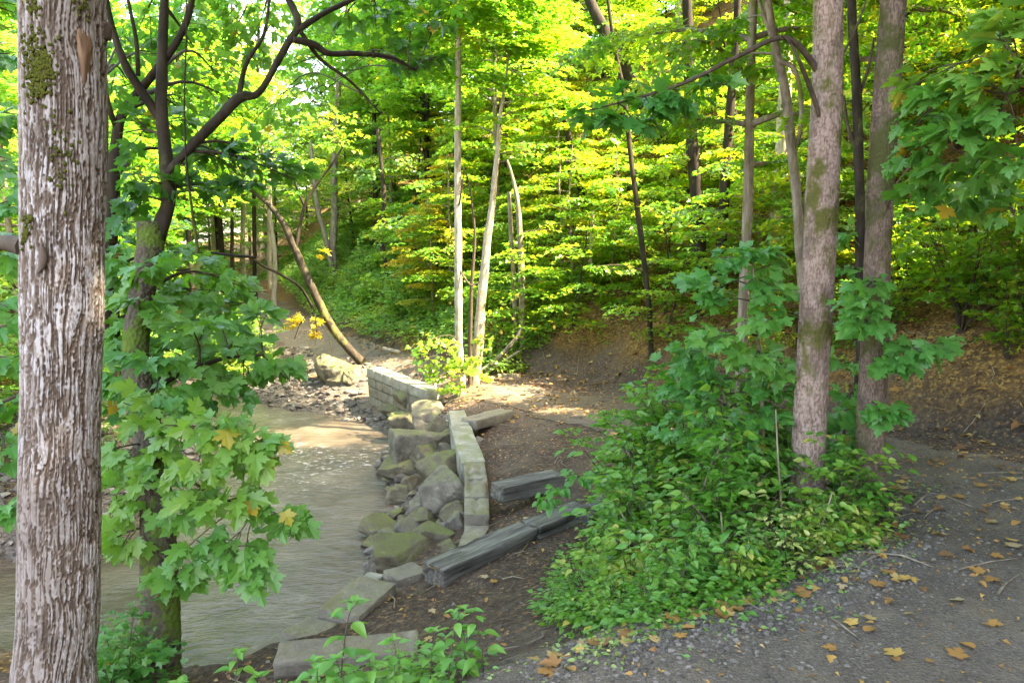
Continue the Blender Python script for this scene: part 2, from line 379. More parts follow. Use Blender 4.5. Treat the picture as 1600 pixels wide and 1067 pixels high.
def water_mat():
    t = NT('stream_water'); o = t.obj((1, 1, 1)); st = t.n('ShaderNodeMapping'); t.l(o, st.inputs['Vector'])
    st.inputs['Rotation'].default_value = (0, 0, R(-32)); st.inputs['Scale'].default_value = (1., 2.3, 1)
    w = t.noise(st.outputs[0], 3.2, 5, .62); w2 = t.noise(st.outputs[0], 9, 4, .6)
    bed = t.ramp(t.noise(o, 1.3, 5, .6), [(.35, (.045, .035, .024)), (.6, (.085, .068, .05)), (.75, (.13, .108, .082))])
    foamn = t.math('MULTIPLY', t.ramp(t.noise(st.outputs[0], 5.5, 6, .75), [(.54, 0.), (.72, .8)]), t.val())
    col = t.mix(t.math('MULTIPLY', foamn, .9), bed, (.75, .75, .74))
    h = t.math('ADD', t.math('MULTIPLY', w, 1.), t.math('MULTIPLY', w2, .35))
    b = t.bsdf(col, t.math('ADD', .15, t.math('MULTIPLY', foamn, .5)), t.bump(h, .45, .14), spec=.5)
    return t.m
WATER = water_mat()
# ---------------------------------------------------------------- the lie of the land
WATER_Z = -2.0
CP = [(0.5, 1.2, 0), (1.5, 2.5, 0), (2.6, 3, 0), (3, 4.5, -.08), (3.6, 6, -.18), (0, 0, 0), (2, -4, 0), (5, 2, .1), (6, 4, .1), (4.6, 5.5, -.12),
      (.5, 2.95, -.05), (-.35, 2.5, -.2), (-1.2, 2.2, -.5), (1.0, 3.4, -.10), (1.85, 3.95, -.06), (2.55, 5.0, -.12), (3.4, 8.0, -.45), (4.4, 7.0, -.25),
      (-2.1, 3.3, -.95), (-2.5, 1, -.8), (-4, 3, -1.3), (-6, 0, -1.2), (-4.2, 5.2, -1.55),
      (1.85, 4.85, -.42), (2.35, 4.95, -.26), (1.2, 4.4, -.55), (1.0, 5.6, -.85), (1.8, 6.2, -.8), (1.2, 7.2, -1.0), (2.4, 8., -.85)]
CP = [np.array(c, float) for c in CP]
CP += [PZ(700, 1000, -.85), PZ(820, 960, -.72), PZ(640, 930, -1.05), PZ(850, 860, -.98), PZ(900, 780, -1.08), PZ(960, 720, -1.05), PZ(800, 820, -1.1),
       PZ(560, 985, -1.0), PZ(640, 1010, -.86), PZ(470, 1010, -1.05),
       PZ(780, 700, -1.1), PZ(900, 680, -1.08), PZ(760, 640, -1.1), PZ(860, 640, -1.08), PZ(1030, 650, -.9), PZ(1200, 665, -.6), PZ(900, 610, -1.03), PZ(780, 598, -1.1), PZ(700, 600, -1.1),
       PZ(640, 570, -1.1), PZ(600, 548, -1.1), PZ(540, 545, -1.1), PZ(480, 505, -1.1), PZ(436, 470, -1.05), PZ(690, 640, -1.25), PZ(430, 520, -1.2),
       PZ(560, 590, -1.45), PZ(600, 622, -1.72), PZ(655, 635, -1.6), PZ(500, 615, -1.78), PZ(560, 640, -1.92), PZ(440, 600, -1.75), PZ(420, 560, -1.45), PZ(350, 590, -1.85),
       PZ(660, 660, -1.75), PZ(630, 700, -1.95), PZ(660, 740, -1.75), PZ(620, 790, -1.98), PZ(660, 820, -1.75), PZ(600, 860, -1.95),
       PZ(690, 700, -1.45), PZ(700, 780, -1.45), PZ(670, 850, -1.35),
       PZ(300, 725, -1.86), PZ(0, 850, -1.7), PZ(270, 690, -1.8), PZ(100, 760, -1.5), PZ(200, 620, -1.7)]
CP += [np.array(c, float) for c in [(-8, 10, -1.2), (-12, 15, -.5), (-9, 17.5, -1.5), (-14, 22, -1.2), (-9, 23, -1.5), (-13, 30, -1.2), (-16, 34, -1.0), (-13, 40, -1.0), (-15, 48, -.9), (-25, 70, -.8),
      (-20, 10, 1), (-25, 30, 1), (-40, 60, 2), (-15, 0, -1), (-30, -20, 0), (0, -30, 0), (20, -20, 0), (25, 5, 0), (20, 20, -.5), (5, 20, -1), (-3, 30, -1), (-8, 45, -1), (0, 70, -1), (40, 60, 0), (60, 0, 0), (-60, 0, 2), (0, 130, 0), (-70, 120, 2), (90, 120, 0)]]
CP = np.array(CP)
def _phi(d): return np.sqrt(d*d+.04)
_A = _phi(np.linalg.norm(CP[:, None, :2]-CP[None, :, :2], axis=-1)); _m = len(CP)
_K = np.zeros((_m+1, _m+1)); _K[:_m, :_m] = _A-np.eye(_m)*.02; _K[:_m, _m] = 1; _K[_m, :_m] = 1
_W = np.linalg.solve(_K, np.r_[CP[:, 2], 0])
def base(x, y):
    sh = np.shape(x); x = np.ravel(x); y = np.ravel(y); out = np.zeros(len(x))
    for s in range(0, len(x), 40000):
        d = np.hypot(x[s:s+40000, None]-CP[None, :, 0], y[s:s+40000, None]-CP[None, :, 1])
        out[s:s+40000] = _phi(d)@_W[:_m]+_W[_m]
    return out.reshape(sh)
def seg_dist(x, y, P, closed=False):
    P = np.asarray(P, float)[:, :2]; n = len(P); best = np.full(np.shape(x), 1e9); tb = np.zeros(np.shape(x))
    for k in range(n if closed else n-1):
        a, b = P[k], P[(k+1) % n]; ab = b-a; L2 = ab@ab+1e-12
        t = np.clip(((x-a[0])*ab[0]+(y-a[1])*ab[1])/L2, 0, 1)
        d = np.hypot(x-a[0]-t*ab[0], y-a[1]-t*ab[1]); m = d < best
        best = np.where(m, d, best); tb = np.where(m, k+t, tb)
    return best, tb
def inside(x, y, P):
    P = np.asarray(P, float)[:, :2]; c = np.zeros(np.shape(x), bool); n = len(P)
    for k in range(n):
        a, b = P[k], P[(k+1) % n]
        cond = ((a[1] > y) != (b[1] > y)) & (x < (b[0]-a[0])*(y-a[1])/((b[1]-a[1]) if b[1] != a[1] else 1e-12)+a[0])
        c ^= cond
    return c
def sdist(x, y, P):
    d, _ = seg_dist(x, y, P, True); return np.where(inside(x, y, P), d, -d)
# stream outline at the water's edge
STREAM = [PZ(*p, -1.2)[:2] for p in ((372, 1030), (445, 985), (520, 940), (580, 892))]
STREAM += [PZ(*p, WATER_Z)[:2] for p in ((592, 858), (604, 800), (606, 740), (600, 700), (618, 668), (575, 664), (530, 650), (460, 643), (400, 629), (330, 612), (200, 600))]
STREAM += [np.array(p) for p in ((-16., 23.), (-16., 20.), (-9., 16.5))]
STREAM += [PZ(*p, WATER_Z)[:2] for p in ((296, 665), (330, 705), (325, 735), (250, 765), (170, 830))]
STREAM += [np.array(p) for p in ((-5.2, 8.2), (-9., 8.6), (-20., 8.), (-20., 6.), (-9., 6.3), (-4.4, 6.0), (-2.8, 5.2))]
STREAM = np.array(STREAM)
# foot of the wooded hillside
FOOT = [PZ(*p)[:2] for p in ((444, 462, -1.0), (520, 513, -1.1), (625, 553, -1.1), (705, 583, -1.1), (790, 586, -1.1), (900, 592, -1.05), (1040, 620, -.9), (1160, 640, -.65), (1400, 668, -.3), (1600, 700, -.2))]
FOOT = [np.array((-60., 160.)), np.array((-22., 62.))]+FOOT+[np.array((6.6, 2.)), np.array((6.2, -6.)), np.array((6., -60.))]
HILLP = np.array(FOOT+[np.array((400., -60.)), np.array((400., 500.)), np.array((-60., 500.))])
PATHC = [(1.9, -8), (1.9, -2), (2.0, .5), (2.6, 2.8), (3.2, 4.6), (3.3, 6.1), (2.95, 7.9), (2.3, 9.9), (1.45, 11.5), (.3, 12.9), (-1.15, 14.5), (-2.75, 16.9), (-4.7, 20.2), (-7.15, 25), (-9.6, 31), (-11.8, 36.5), (-14.5, 43), (-20, 52)]
PATHW = [1.5, 1.5, 1.45, 1.25, .95, .95, .9, .85, .85, .9, .95, .95, .95, .95, .9, .85, .85, .9]
PATHQ = spline(np.c_[np.array(PATHC), PATHW], 260)
UPPER = [(-.9, 1.2), (-.35, 2.45), (.5, 2.93), (1.3, 3.45), (1.85, 3.95), (2.55, 5.1), (3.0, 6.5), (5, 6.5), (5, -8), (-.9, -8)]
def hill_h(d):
    d = np.maximum(d, 0)
    return .55*(1-np.exp(-d/.5))*np.clip(d/.3, 0, 1)+.82*d-.82*.9*(1-np.exp(-d/.9))-.55*np.maximum(d-16, 0)*.82
def height(x, y, rough=True):
    x = np.asarray(x, float); y = np.asarray(y, float)
    z = base(x, y); hd = sdist(x, y, HILLP); z = z+hill_h(hd)
    z = z+.28*np.maximum(-x-13-.25*np.maximum(y-10, 0), 0)*sstep(60, 20, np.abs(x))
    pd, _ = seg_dist(x, y, PATHQ); onp = np.minimum(sstep(.7, 1.5, pd), sstep(-.1, .35, -sdist(x, y, UPPER)))
    P = np.stack([x, y, 0*x], -1)
    if rough:
        amp = (.03+.07*onp)*sstep(-1, .5, np.abs(hd)+.0)
        z = z+(fbm(P*1.1, 4, 11)-.5)*amp*1.6+(fbm(P*7, 3, 12)-.5)*.05*onp
        z = z+sstep(.5, 4, hd)*((fbm(P*.28, 3, 13)-.5)*1.5+(fbm(P*1.7, 3, 14)-.5)*.45)
    sd = sdist(x, y, STREAM)+(noise(P*1.9, 15)-.5)*.35
    t = sstep(-.12, .22, sd)
    bed = -2.22+(fbm(P*1.3, 3, 16)-.5)*.22
    z = z*(1-t)+np.minimum(z, bed)*t
    return z
def H(x, y): return float(height(np.array([x]), np.array([y]))[0])
def hit(px, py, y0=2.2, y1=70):
    ys = np.linspace(y0, y1, 700); d = ray(px, py); t = ys/d[1]
    X, Yv, Z = d[0]*t, ys, CZ+d[2]*t; g = height(X, Yv, False); k = np.argmax(Z < g)
    if Z[k] >= g[k]: k = len(ys)-1
    return np.array([X[k], Yv[k], H(X[k], Yv[k])])
def axis(lo, hi, step, far0, far1, g=1.13):
    a = list(np.arange(lo, hi+step/2, step)); s = step
    while a[-1] < far1: s = min(s*g, 12); a.append(a[-1]+s)
    s = step; pre = []
    v = lo
    while v > far0: s = min(s*g, 12); v -= s; pre.append(v)
    return np.array(pre[::-1]+a)
gx = axis(-8, 7.5, .075, -260, 320); gy = axis(1.5, 20, .075, -60, 420)
GX, GY = np.meshgrid(gx, gy, indexing='ij'); GZ = height(GX, GY)
hd = sdist(GX, GY, HILLP); sd = sdist(GX, GY, STREAM)
PN = np.stack([GX, GY, 0*GX], -1)
zone = sstep(.1, .8, hd+(noise(PN*1.5, 21)-.5)*.8)
zone = np.maximum(zone, sstep(.3, .6, fbm(PN*.6, 3, 22))*sstep(8, 11, -GX))
zone = np.where(GZ < -1.5, np.maximum(zone, 1+sstep(-1.5, -1.68, GZ)), zone)
mb = MB(); idx = np.arange(GX.size).reshape(GX.shape)
mb.add(np.stack([GX, GY, GZ], -1), np.stack([idx[:-1, :-1], idx[1:, :-1], idx[1:, 1:], idx[:-1, 1:]], -1).reshape(-1, 4), zone.ravel())
tag(mb.build('ground', GROUND), kind='structure')
# the footpath: its own sheet, feathered into the soil at both edges
mb = MB(); n = len(PATHQ); T = unit(np.gradient(PATHQ[:, :2], axis=0)); Nn = np.stack([-T[:, 1], T[:, 0]], -1)
PATHQ2 = spline(np.c_[np.array(PATHC), PATHW], 700); T = unit(np.gradient(PATHQ2[:, :2], axis=0)); Nn = np.stack([-T[:, 1], T[:, 0]], -1)
cw = np.linspace(-1.15, 1.15, 61)
_lw = np.interp(PATHQ2[:, 1], [-2, .5, 2.4, 2.95, 3.9, 5, 6.3, 8.2, 14, 17, 26, 36], [2.4, 2.4, 2.3, 1.75, 1.2, .85, .9, 1, 1, 1.45, 1.5, 1.1])
_rw = np.interp(PATHQ2[:, 1], [0, 2.8, 4.6, 6.1, 7.9], [1.5, 1.6, 1.35, 1.05, .95])
cw = cw[None]*np.where(cw[None] > 0, _lw[:, None], _rw[:, None])
PX = PATHQ2[:, None, 0]+Nn[:, None, 0]*cw*PATHQ2[:, None, 2]; PYY = PATHQ2[:, None, 1]+Nn[:, None, 1]*cw*PATHQ2[:, None, 2]
edge = np.abs(np.linspace(-1.15, 1.15, 61))[None]+(fbm(np.stack([PX*1.6, PYY*1.6, 0*PX], -1), 3, 31)-.5)*.5
pz = height(PX, PYY)+.011-.03*sstep(.98, 1.18, edge)+(fbm(np.stack([PX*9, PYY*9, 0*PX], -1), 3, 32)-.5)*.006
tan = .8*sstep(7.5, 11.5, PYY)*sstep(18, 14, PYY)*sstep(.22, .68, fbm(np.stack([PX*.9, PYY*.9, 0*PX], -1), 3, 33)+.12)
i2 = np.arange(PX.size).reshape(PX.shape)
mb.add(np.stack([PX, PYY, pz], -1), np.stack([i2[:-1, :-1], i2[:-1, 1:], i2[1:, 1:], i2[1:, :-1]], -1).reshape(-1, 4)[:, ::-1], tan.ravel())
pth = tag(mb.build('path', PATH), kind='structure')
_at = pth.data.attributes.new('edge', 'FLOAT', 'POINT'); _at.data.foreach_set('value', sstep(.62, 1.12, edge+0*PX).astype(np.float32).ravel())
# the stream surface
mb = MB(); wx = np.arange(-22, 1.0, .09); wy = np.arange(4.4, 25, .09); WX, WY = np.meshgrid(wx, wy, indexing='ij')
W3 = np.stack([WX, WY, 0*WX], -1)
def near(px, py, r): p = PZ(px, py, WATER_Z); return np.exp(-((WX-p[0])**2+(WY-p[1])**2)/r**2)
foam = near(440, 708, .55)+near(490, 712, .6)+near(545, 722, .5)+near(585, 705, .4)*.7+.7*near(400, 690, .6)+.5*near(460, 760, .8)+.6*near(380, 648, .8)+.4*near(450, 655, .7)+.35*near(500, 740, .7)
ripple = (fbm(np.stack([WX*1.1+WY*.6, (WY*.85-WX*.5)*2.4, 0*WX], -1)*1.3, 4, 41)-.5)*.05+(fbm(W3*4, 3, 42)-.5)*.007
wz = WATER_Z+ripple*(1+np.clip(foam, 0, 1)*1.4)
i3 = np.arange(WX.size).reshape(WX.shape); F = np.stack([i3[:-1, :-1], i3[1:, :-1], i3[1:, 1:], i3[:-1, 1:]], -1).reshape(-1, 4)
keep = (sdist(WX, WY, STREAM) > -1.1); F = F[keep.ravel()[F].all(1)]
mb.add(np.stack([WX, WY, wz], -1), F, np.clip(foam, 0, 1).ravel())
tag(mb.build('water', WATER), kind='structure')

# ---------------------------------------------------------------- stones, walls, timbers
rng = np.random.default_rng(5)
def stone_box(mbx, p0, p1, w, h, ztop0, ztop1, **k):
    """a long block whose top runs from p0 to p1"""
    p0 = np.asarray(p0, float); p1 = np.asarray(p1, float); d = p1[:2]-p0[:2]; L = np.linalg.norm(d)
    tilt = -math.atan2(ztop1-ztop0, L)
    c = np.array([*(p0[:2]+p1[:2])/2, (ztop0+ztop1)/2-h/2])
    rough_box(mbx, c, (L, w, h), yaw(math.atan2(d[1], d[0]), tilt, k.pop('roll', 0)), **k)
# curved quay wall: outer and inner top edge in the photograph, block by block
QO = [(701, 638), (706, 663), (713, 692), (724, 722), (731, 748), (733, 775), (730, 800), (712, 832), (662, 858), (606, 892)]
QI = [(726, 638), (733, 660), (744, 685), (755, 716), (757, 745), (757, 775), (761, 803), (740, 842), (700, 872), (655, 905)]
ZT = -1.02
wall = root('quay_wall', (*PZ(735, 780, 0)[:2]*0+PZ(735, 780, ZT)[:2], -1.9), 'curved low wall of grey cut stone blocks between the boulders and the trodden terrace', 'stone wall')
for k in range(len(QO)-1):
    a0, a1, b0, b1 = (PZ(*q, ZT) for q in (QO[k], QO[k+1], QI[k], QI[k+1]))
    ca, cb = (a0+b0)/2, (a1+b1)/2; w = (np.linalg.norm((a0-b0)[:2])+np.linalg.norm((a1-b1)[:2]))/2
    d = unit(cb-ca)*.008; zz = ZT-(.03*rng.random() if k < 6 else .06+.03*k*.3)
    m = MB(); w2 = np.clip(w, .26, .46)
    stone_box(m, ca+d, cb-d, w2, .30, zz, zz-(.02 if k > 5 else 0), rnd=.022, amp=.012, seed=k+1, seg=.025, groove=(.03, 2, 16) if k in (3, 4, 5, 6) else None)
    m.build('cap_stone', STONE if k < 3 else STONE_DIM, wall)
    m = MB(); L = np.linalg.norm((cb-ca)[:2])
    for c in range(3):
        off = unit((a0-b0)*np.array([1, 1, 0]))*(-.02+.012*c)
        stone_box(m, ca+off+d*.6, cb+off-d*.6, w2*.93, .285, zz-.305-.29*c, zz-.305-.29*c, rnd=.03, amp=.015, seed=k*7+c+30, seg=.04)
    m.build('wall_course', STONE_DIM, wall)
# the straight wall farther on
a, b = PZ(573, 574, -1.02), PZ(668, 610, -1.02); d = (b-a)/7
far = root('straight_wall', (a[0], a[1], -1.9), 'short straight retaining wall of pale cut blocks beside the far path', 'stone wall')
nv = unit(np.array([-d[1], d[0], 0]))
for k in range(7):
    m = MB(); stone_box(m, a+d*k+unit(d)*.008+nv*.16, a+d*(k+1)-unit(d)*.008+nv*.16, .34, .2, -1.02-.01*rng.random(), -1.02-.01*rng.random(), rnd=.02, amp=.01, seed=60+k, seg=.03)
    m.build('cap_stone', STONE, far)
m = MB()
for c in range(3):
    t = 0.
    while t < 6.99:
        l = min(rng.uniform(.7, 1.3), 7-t); l = l if 7-t-l > .4 else 7-t
        stone_box(m, a+d*t+unit(d)*.01+nv*(.17+.006*c), a+d*(t+l)-unit(d)*.01+nv*(.17+.006*c), .32, .2, -1.227-.207*c, -1.227-.207*c, rnd=.025, amp=.014, seed=int(90+c*20+t*5), seg=.04); t += l
m.build('wall_course', STONE_DIM, far)
# flat slabs along the near bank
def slab(quad, zt, h, name, label, cat, seed, mat, group=None):
    Q = np.array([PZ(*q, zt) for q in quad]); c = Q.mean(0); a = (Q[0]+Q[3])/2; b = (Q[1]+Q[2])/2
    w = (np.linalg.norm(Q[0]-Q[3])+np.linalg.norm(Q[1]-Q[2]))/2
    r = root(name, (c[0], c[1], zt-h), label, cat, group); m = MB()
    stone_box(m, a, b, w, h, zt, zt, rnd=.025, amp=.02, seed=seed, seg=.03)
    # slip the block into one object
    o = m.build(name, mat, None, r.location); o.location = r.location
    for k in ('label', 'category', 'group'):
        if k in r: o[k] = r[k]
    bpy.data.objects.remove(r); return o
slab([(527, 925), (583, 886), (597, 897), (545, 940)], -1.16, .5, 'stone_slab', 'pale narrow stone slab along the water side of the near quay edge', 'stone slab', 3, STONE)
slab([(497, 955), (556, 915), (624, 893), (560, 958)], -1.06, .55, 'stone_slab', 'broad stone slab with rusty edge at the bend of the near bank', 'stone slab', 4, STONE_DIM)
slab([(443, 982), (492, 957), (522, 975), (478, 1005)], -1.10, .55, 'stone_slab', 'dark square stone slab between the broad slab and the bottom plants', 'stone slab', 5, STONE_DIM)
slab([(362, 1026), (440, 984), (474, 1006), (404, 1050)], -1.14, .55, 'stone_slab', 'brown soil covered stone slab by the mossy maple trunk', 'stone slab', 6, STONE_DIM)
slab([(596, 893), (650, 872), (668, 893), (622, 903)], -1.10, .4, 'stone_slab', 'small flat dark slab under the near end of the long timber', 'stone slab', 7, STONE_DIM)
def beam(p0, p1, zt0, zt1, w, h, label, seed, name='timber_beam', cat='timber', mat=None, roll=0, groove=(.02, 1.5, 19)):
    a, b = PZ(*p0, zt0), PZ(*p1, zt1); m = MB(); c = (a+b)/2; c[2] -= h
    d = (b-a)[:2]; L = np.hypot(*d); ang = math.atan2(d[1], d[0])
    rough_box(m, (0, 0, h/2), (L, w, h), np.eye(3), rnd=.022, amp=.012, freq=5, seed=seed, seg=.018, groove=groove)
    o = m.build(name, mat or TIMBER, None, (0, 0, 0)); o.location = c; o.rotation_euler = (roll, -math.atan2(zt1-zt0, L), ang)
    return tag(o, label, cat)
beam((676, 883), (826, 818), -.93, -.92, .26, .18, 'long grey grooved timber lying from the wall corner towards the bushes, nearer piece', 1)
beam((828, 817), (910, 786), -.915, -.91, .25, .18, 'middle piece of the grey timber edging below the bush, split along its top', 2)
beam((905, 800), (985, 764), -.93, -.90, .25, .2, 'grey timber piece running under the bush leaves', 3)
beam((775, 757), (872, 737), -.90, -.90, .25, .18, 'short squared grey timber block lying alone in the middle of the terrace', 4)
beam((732, 655), (792, 639), -.99, -1.0, .3, .16, 'small weathered timber lying behind the top of the curved wall', 5, mat=STONE_DIM, groove=(.02, .9, 14))
beam((432, 1014), (655, 996), -.80, -.78, .22, .15, 'long weathered plank lying at the bottom among herbs', 6, mat=STONE_DIM, groove=(.03, .8, 16), roll=.1)

# boulders piled against the quay: centre pixel, distance, size in pixels, turn
BO = [(652, 632, 70, 36, 'flat mossy boulder at the foot of the straight wall'), (622, 641, 40, 26, 'small olive boulder touching the pool below the straight wall'),
      (672, 652, 62, 34, 'mossy brown boulder just left of the curved wall top'), (640, 668, 64, 44, 'bright mossy sloping boulder above the dark pool'),
      (685, 672, 50, 38, 'brown boulder leaning on the top stone of the curved wall'), (642, 700, 92, 66, 'large pointed pale boulder standing at the water edge'),
      (692, 690, 48, 30, 'reddish wedge boulder beside the second wall block'), (668, 716, 52, 40, 'green slab boulder leaning behind the large pointed one'),
      (700, 708, 26, 30, 'small grey cube boulder against the wall inside the bend'), (628, 734, 66, 42, 'round dark boulder with a wet foot in the water'),
      (697, 735, 78, 62, 'tall mossy boulder in the middle of the pile'), (700, 768, 88, 62, 'biggest layered boulder lying against the curved wall'),
      (640, 762, 36, 30, 'small mossy boulder in the gap by the water, left of the biggest'), (624, 780, 44, 34, 'grey angular boulder at the waterside below the round dark one'),
      (672, 790, 64, 46, 'pale grey split boulder below the biggest layered one'), (705, 800, 40, 34, 'dark grey upright boulder by the wall bend'),
      (668, 812, 56, 32, 'olive boulder between the pale split boulder and the long mossy one'), (714, 818, 36, 34, 'mossy boulder wedged against the low end of the wall'),
      (616, 806, 40, 20, 'small brown flat boulder half under water'), (600, 830, 66, 28, 'long dark flat boulder pointing into the stream'),
      (640, 832, 44, 32, 'bright green triangular boulder near the low wall end'), (682, 838, 66, 30, 'long mossy boulder lying along the low wall end'),
      (582, 850, 34, 28, 'tan rounded boulder at the water edge near the pale slab'), (612, 850, 56, 32, 'grey green boulder behind the smooth sloping one'),
      (622, 868, 92, 42, 'smooth grey sloping boulder next to the pale slab'), (700, 856, 40, 24, 'ochre lichen stone between the long mossy boulder and the wall')]
for k, (px, py, w, h, lab) in enumerate(BO):
    y = hit(px, py+h*.38)[1]+.05; wm, hm = wpx(w, y)*1.06, wpx(h, y)*1.25
    zc = PY(px, py, y+hm*.1)[2]; p = PY(px, py, y+.1)
    m = MB(); boulder(m, (0, 0, 0), (wm, wm*.82, max(hm, wm*.5)), .5*math.sin(k*2.1), 100+k*3, sub=5, planes=9+k % 4, rough=.03)
    o = m.build('boulder', ROCK if k % 3 != 2 else ROCK_WET, None, (0, 0, 0)); o.location = (p[0], p[1], p[2])
    tag(o, lab, 'boulder', 'boulders piled along the quay wall')
_g = np.random.default_rng(8)
_px = [(612, 655), (655, 668), (604, 690), (600, 760), (655, 752), (610, 770), (652, 800), (690, 815), (585, 838), (630, 818), (596, 866), (660, 858), (715, 760), (676, 700), (590, 806), (640, 850), (604, 720), (700, 835), (646, 778), (575, 862)]
for k, (px, py) in enumerate(_px):
    q = hit(px, py); m = MB(); s = wpx(_g.uniform(15, 27), q[1]); boulder(m, (0, 0, 0), (s, s*_g.uniform(.6, .9), s*_g.uniform(.45, .7)), _g.uniform(0, 6), 300+k, sub=4, planes=9, rough=.03)
    o = m.build('small_stone', ROCK if k % 2 else ROCK_WET, None, (0, 0, 0)); o.location = (q[0], q[1], q[2]+s*.12); tag(o, 'small angular stone wedged in a gap between the mossy boulders', 'stone', 'small stones between the boulders')
for px, py, w, h, y, lab in ((522, 578, 60, 44, 15.9, 'long leaning grey boulder left of the leaning tree foot'), (548, 588, 36, 36, 15.4, 'square mossy boulder right below the leaning tree foot'), (527, 595, 30, 26, 15.2, 'low green boulder in front of the leaning grey one')):
    y = hit(px, py+h*.42)[1]+.05; p = PY(px, py, y+.1); m = MB(); wm, hm = wpx(w, y)*.95, wpx(h, y)*1.0
    boulder(m, (0, 0, 0), (wm, wm*.8, hm*1.1), .4+px*.1, px, sub=5, planes=10)
    o = m.build('boulder', ROCK, None, (0, 0, 0)); o.location = p; tag(o, lab, 'boulder', 'boulders by the leaning tree')
# ---------------------------------------------------------------- leaves
def outline(half, centre):
    h = np.array(half, float); pts = np.vstack([h, h[-2:0:-1]*[-1, 1]])
    X = np.vstack([centre, pts]); n = len(pts)
    F = np.array([(0, 1+(k+1) % n, 1+k) for k in range(n)])[:, ::-1]
    z = .22*np.abs(X[:, 0])-.30*np.maximum(X[:, 1]-.35, 0)**1.5-.12*np.abs(X[:, 0])**2
    return np.c_[X[:, 0], X[:, 1], z], F
T_MAPLE = outline([(0, 0), (.20, -.07), (.40, -.02), (.29, .12), (.44, .20), (.50, .33), (.62, .46), (.44, .45), (.38, .55), (.21, .46), (.24, .64), (.31, .72), (.15, .79), (0, 1.02)], (0, .26))
T_MAPLES = outline([(0, 0), (.36, -.03), (.27, .15), (.58, .44), (.22, .46), (.24, .70), (0, 1.0)], (0, .25))
T_MAPLEL = outline([(0, 0), (.42, .05), (.52, .46), (.2, .5), (0, 1.0)], (0, .3))
T_OVATE = outline([(0, 0), (.17, .10), (.29, .30), (.27, .52), (.15, .78), (0, 1.0)], (0, .4))
T_OVATEL = outline([(0, 0), (.26, .28), (.22, .6), (0, 1.0)], (0, .4))
T_OAL = outline([(0, 0), (.30, .35), (0, 1.0)], (0, .45))
class Leaves:
    def __init__(s): s.O = []; s.D = []; s.S = []; s.U = []
    def put(s, O, D, size, up=None):
        O = np.asarray(O, float).reshape(-1, 3); s.O.append(O); s.D.append(np.broadcast_to(D, O.shape)); s.S.append(np.broadcast_to(size, (len(O),)))
        s.U.append(np.broadcast_to((0, 0, 1.) if up is None else up, O.shape))
    def mesh(s, mb, tmpl, g, droop=.35, tilt=.35, vals=None, bend=1.):
        O = np.concatenate(s.O); D = unit(np.concatenate(s.D)); S = np.concatenate(s.S); up = np.concatenate(s.U); n = len(O)
        v = D.copy(); v[:, 2] -= droop*g.random(n); v = unit(v)
        up = unit(up+g.normal(0, tilt, (n, 3))); u = unit(np.cross(v, up)); nn = np.cross(u, v)
        X, F = tmpl; cu = g.uniform(.3, 1.7, n)*bend
        V = O[:, None]+S[:, None, None]*(X[None, :, 0:1]*u[:, None]+X[None, :, 1:2]*v[:, None]+X[None, :, 2:3]*cu[:, None, None]*nn[:, None])
        a = g.random(n) if vals is None else vals(O, g)
        FF = (np.arange(n)[:, None, None]*len(X)+F[None]).reshape(-1, 3)
        mb.add(V.reshape(-1, 3), FF, np.repeat(np.clip(a, 0, 1), len(X))); return n
def clumpy(freq=1.2, lo=.0, hi=.9, seed=3, yellow=.02):
    def f(O, g):
        c = sstep(.3, .7, noise(np.asarray(O)*freq, seed))
        a = lo+(hi-lo)*(.55*c+.45*g.random(len(O)))
        return np.where(g.random(len(O)) < yellow, .97+.03*g.random(len(O)), a)
    return f

# ---------------------------------------------------------------- a tree kind: trunk and limbs as one mesh, crown as another
def spray(lv, tw, p, d, L, g, lsize, step, spread=.0, n=1, droop=.25, r=.006, pair=True):
    """one leafy side twig"""
    k = max(3, int(L/step)); t = np.linspace(.12, 1, k); d = unit(d); side = unit(np.cross(d, (0, 0, 1.)))
    P = p+d*(t*L)[:, None]+np.array([0, 0, -1.])*(droop*L*t*t)[:, None]
    if tw is not None: tube(tw, np.vstack([p, P[::max(1, k//3)], P[-1]]), np.linspace(r, r*.35, len(P[::max(1, k//3)])+2), 3, cap=False)
    for rep in range(n):
        for sg in (-1, 1):
            O = P+side*sg*(lsize*.35+spread*g.random((k, 1)))+g.normal(0, lsize*.25, (k, 3))*[1, 1, .6]
            lv.put(O, side*sg*g.uniform(.3, 1.2, (k, 1))+d*g.uniform(.3, 1, (k, 1)), lsize*g.uniform(.65, 1.2, k))
    lv.put(P[-1:], d, lsize)
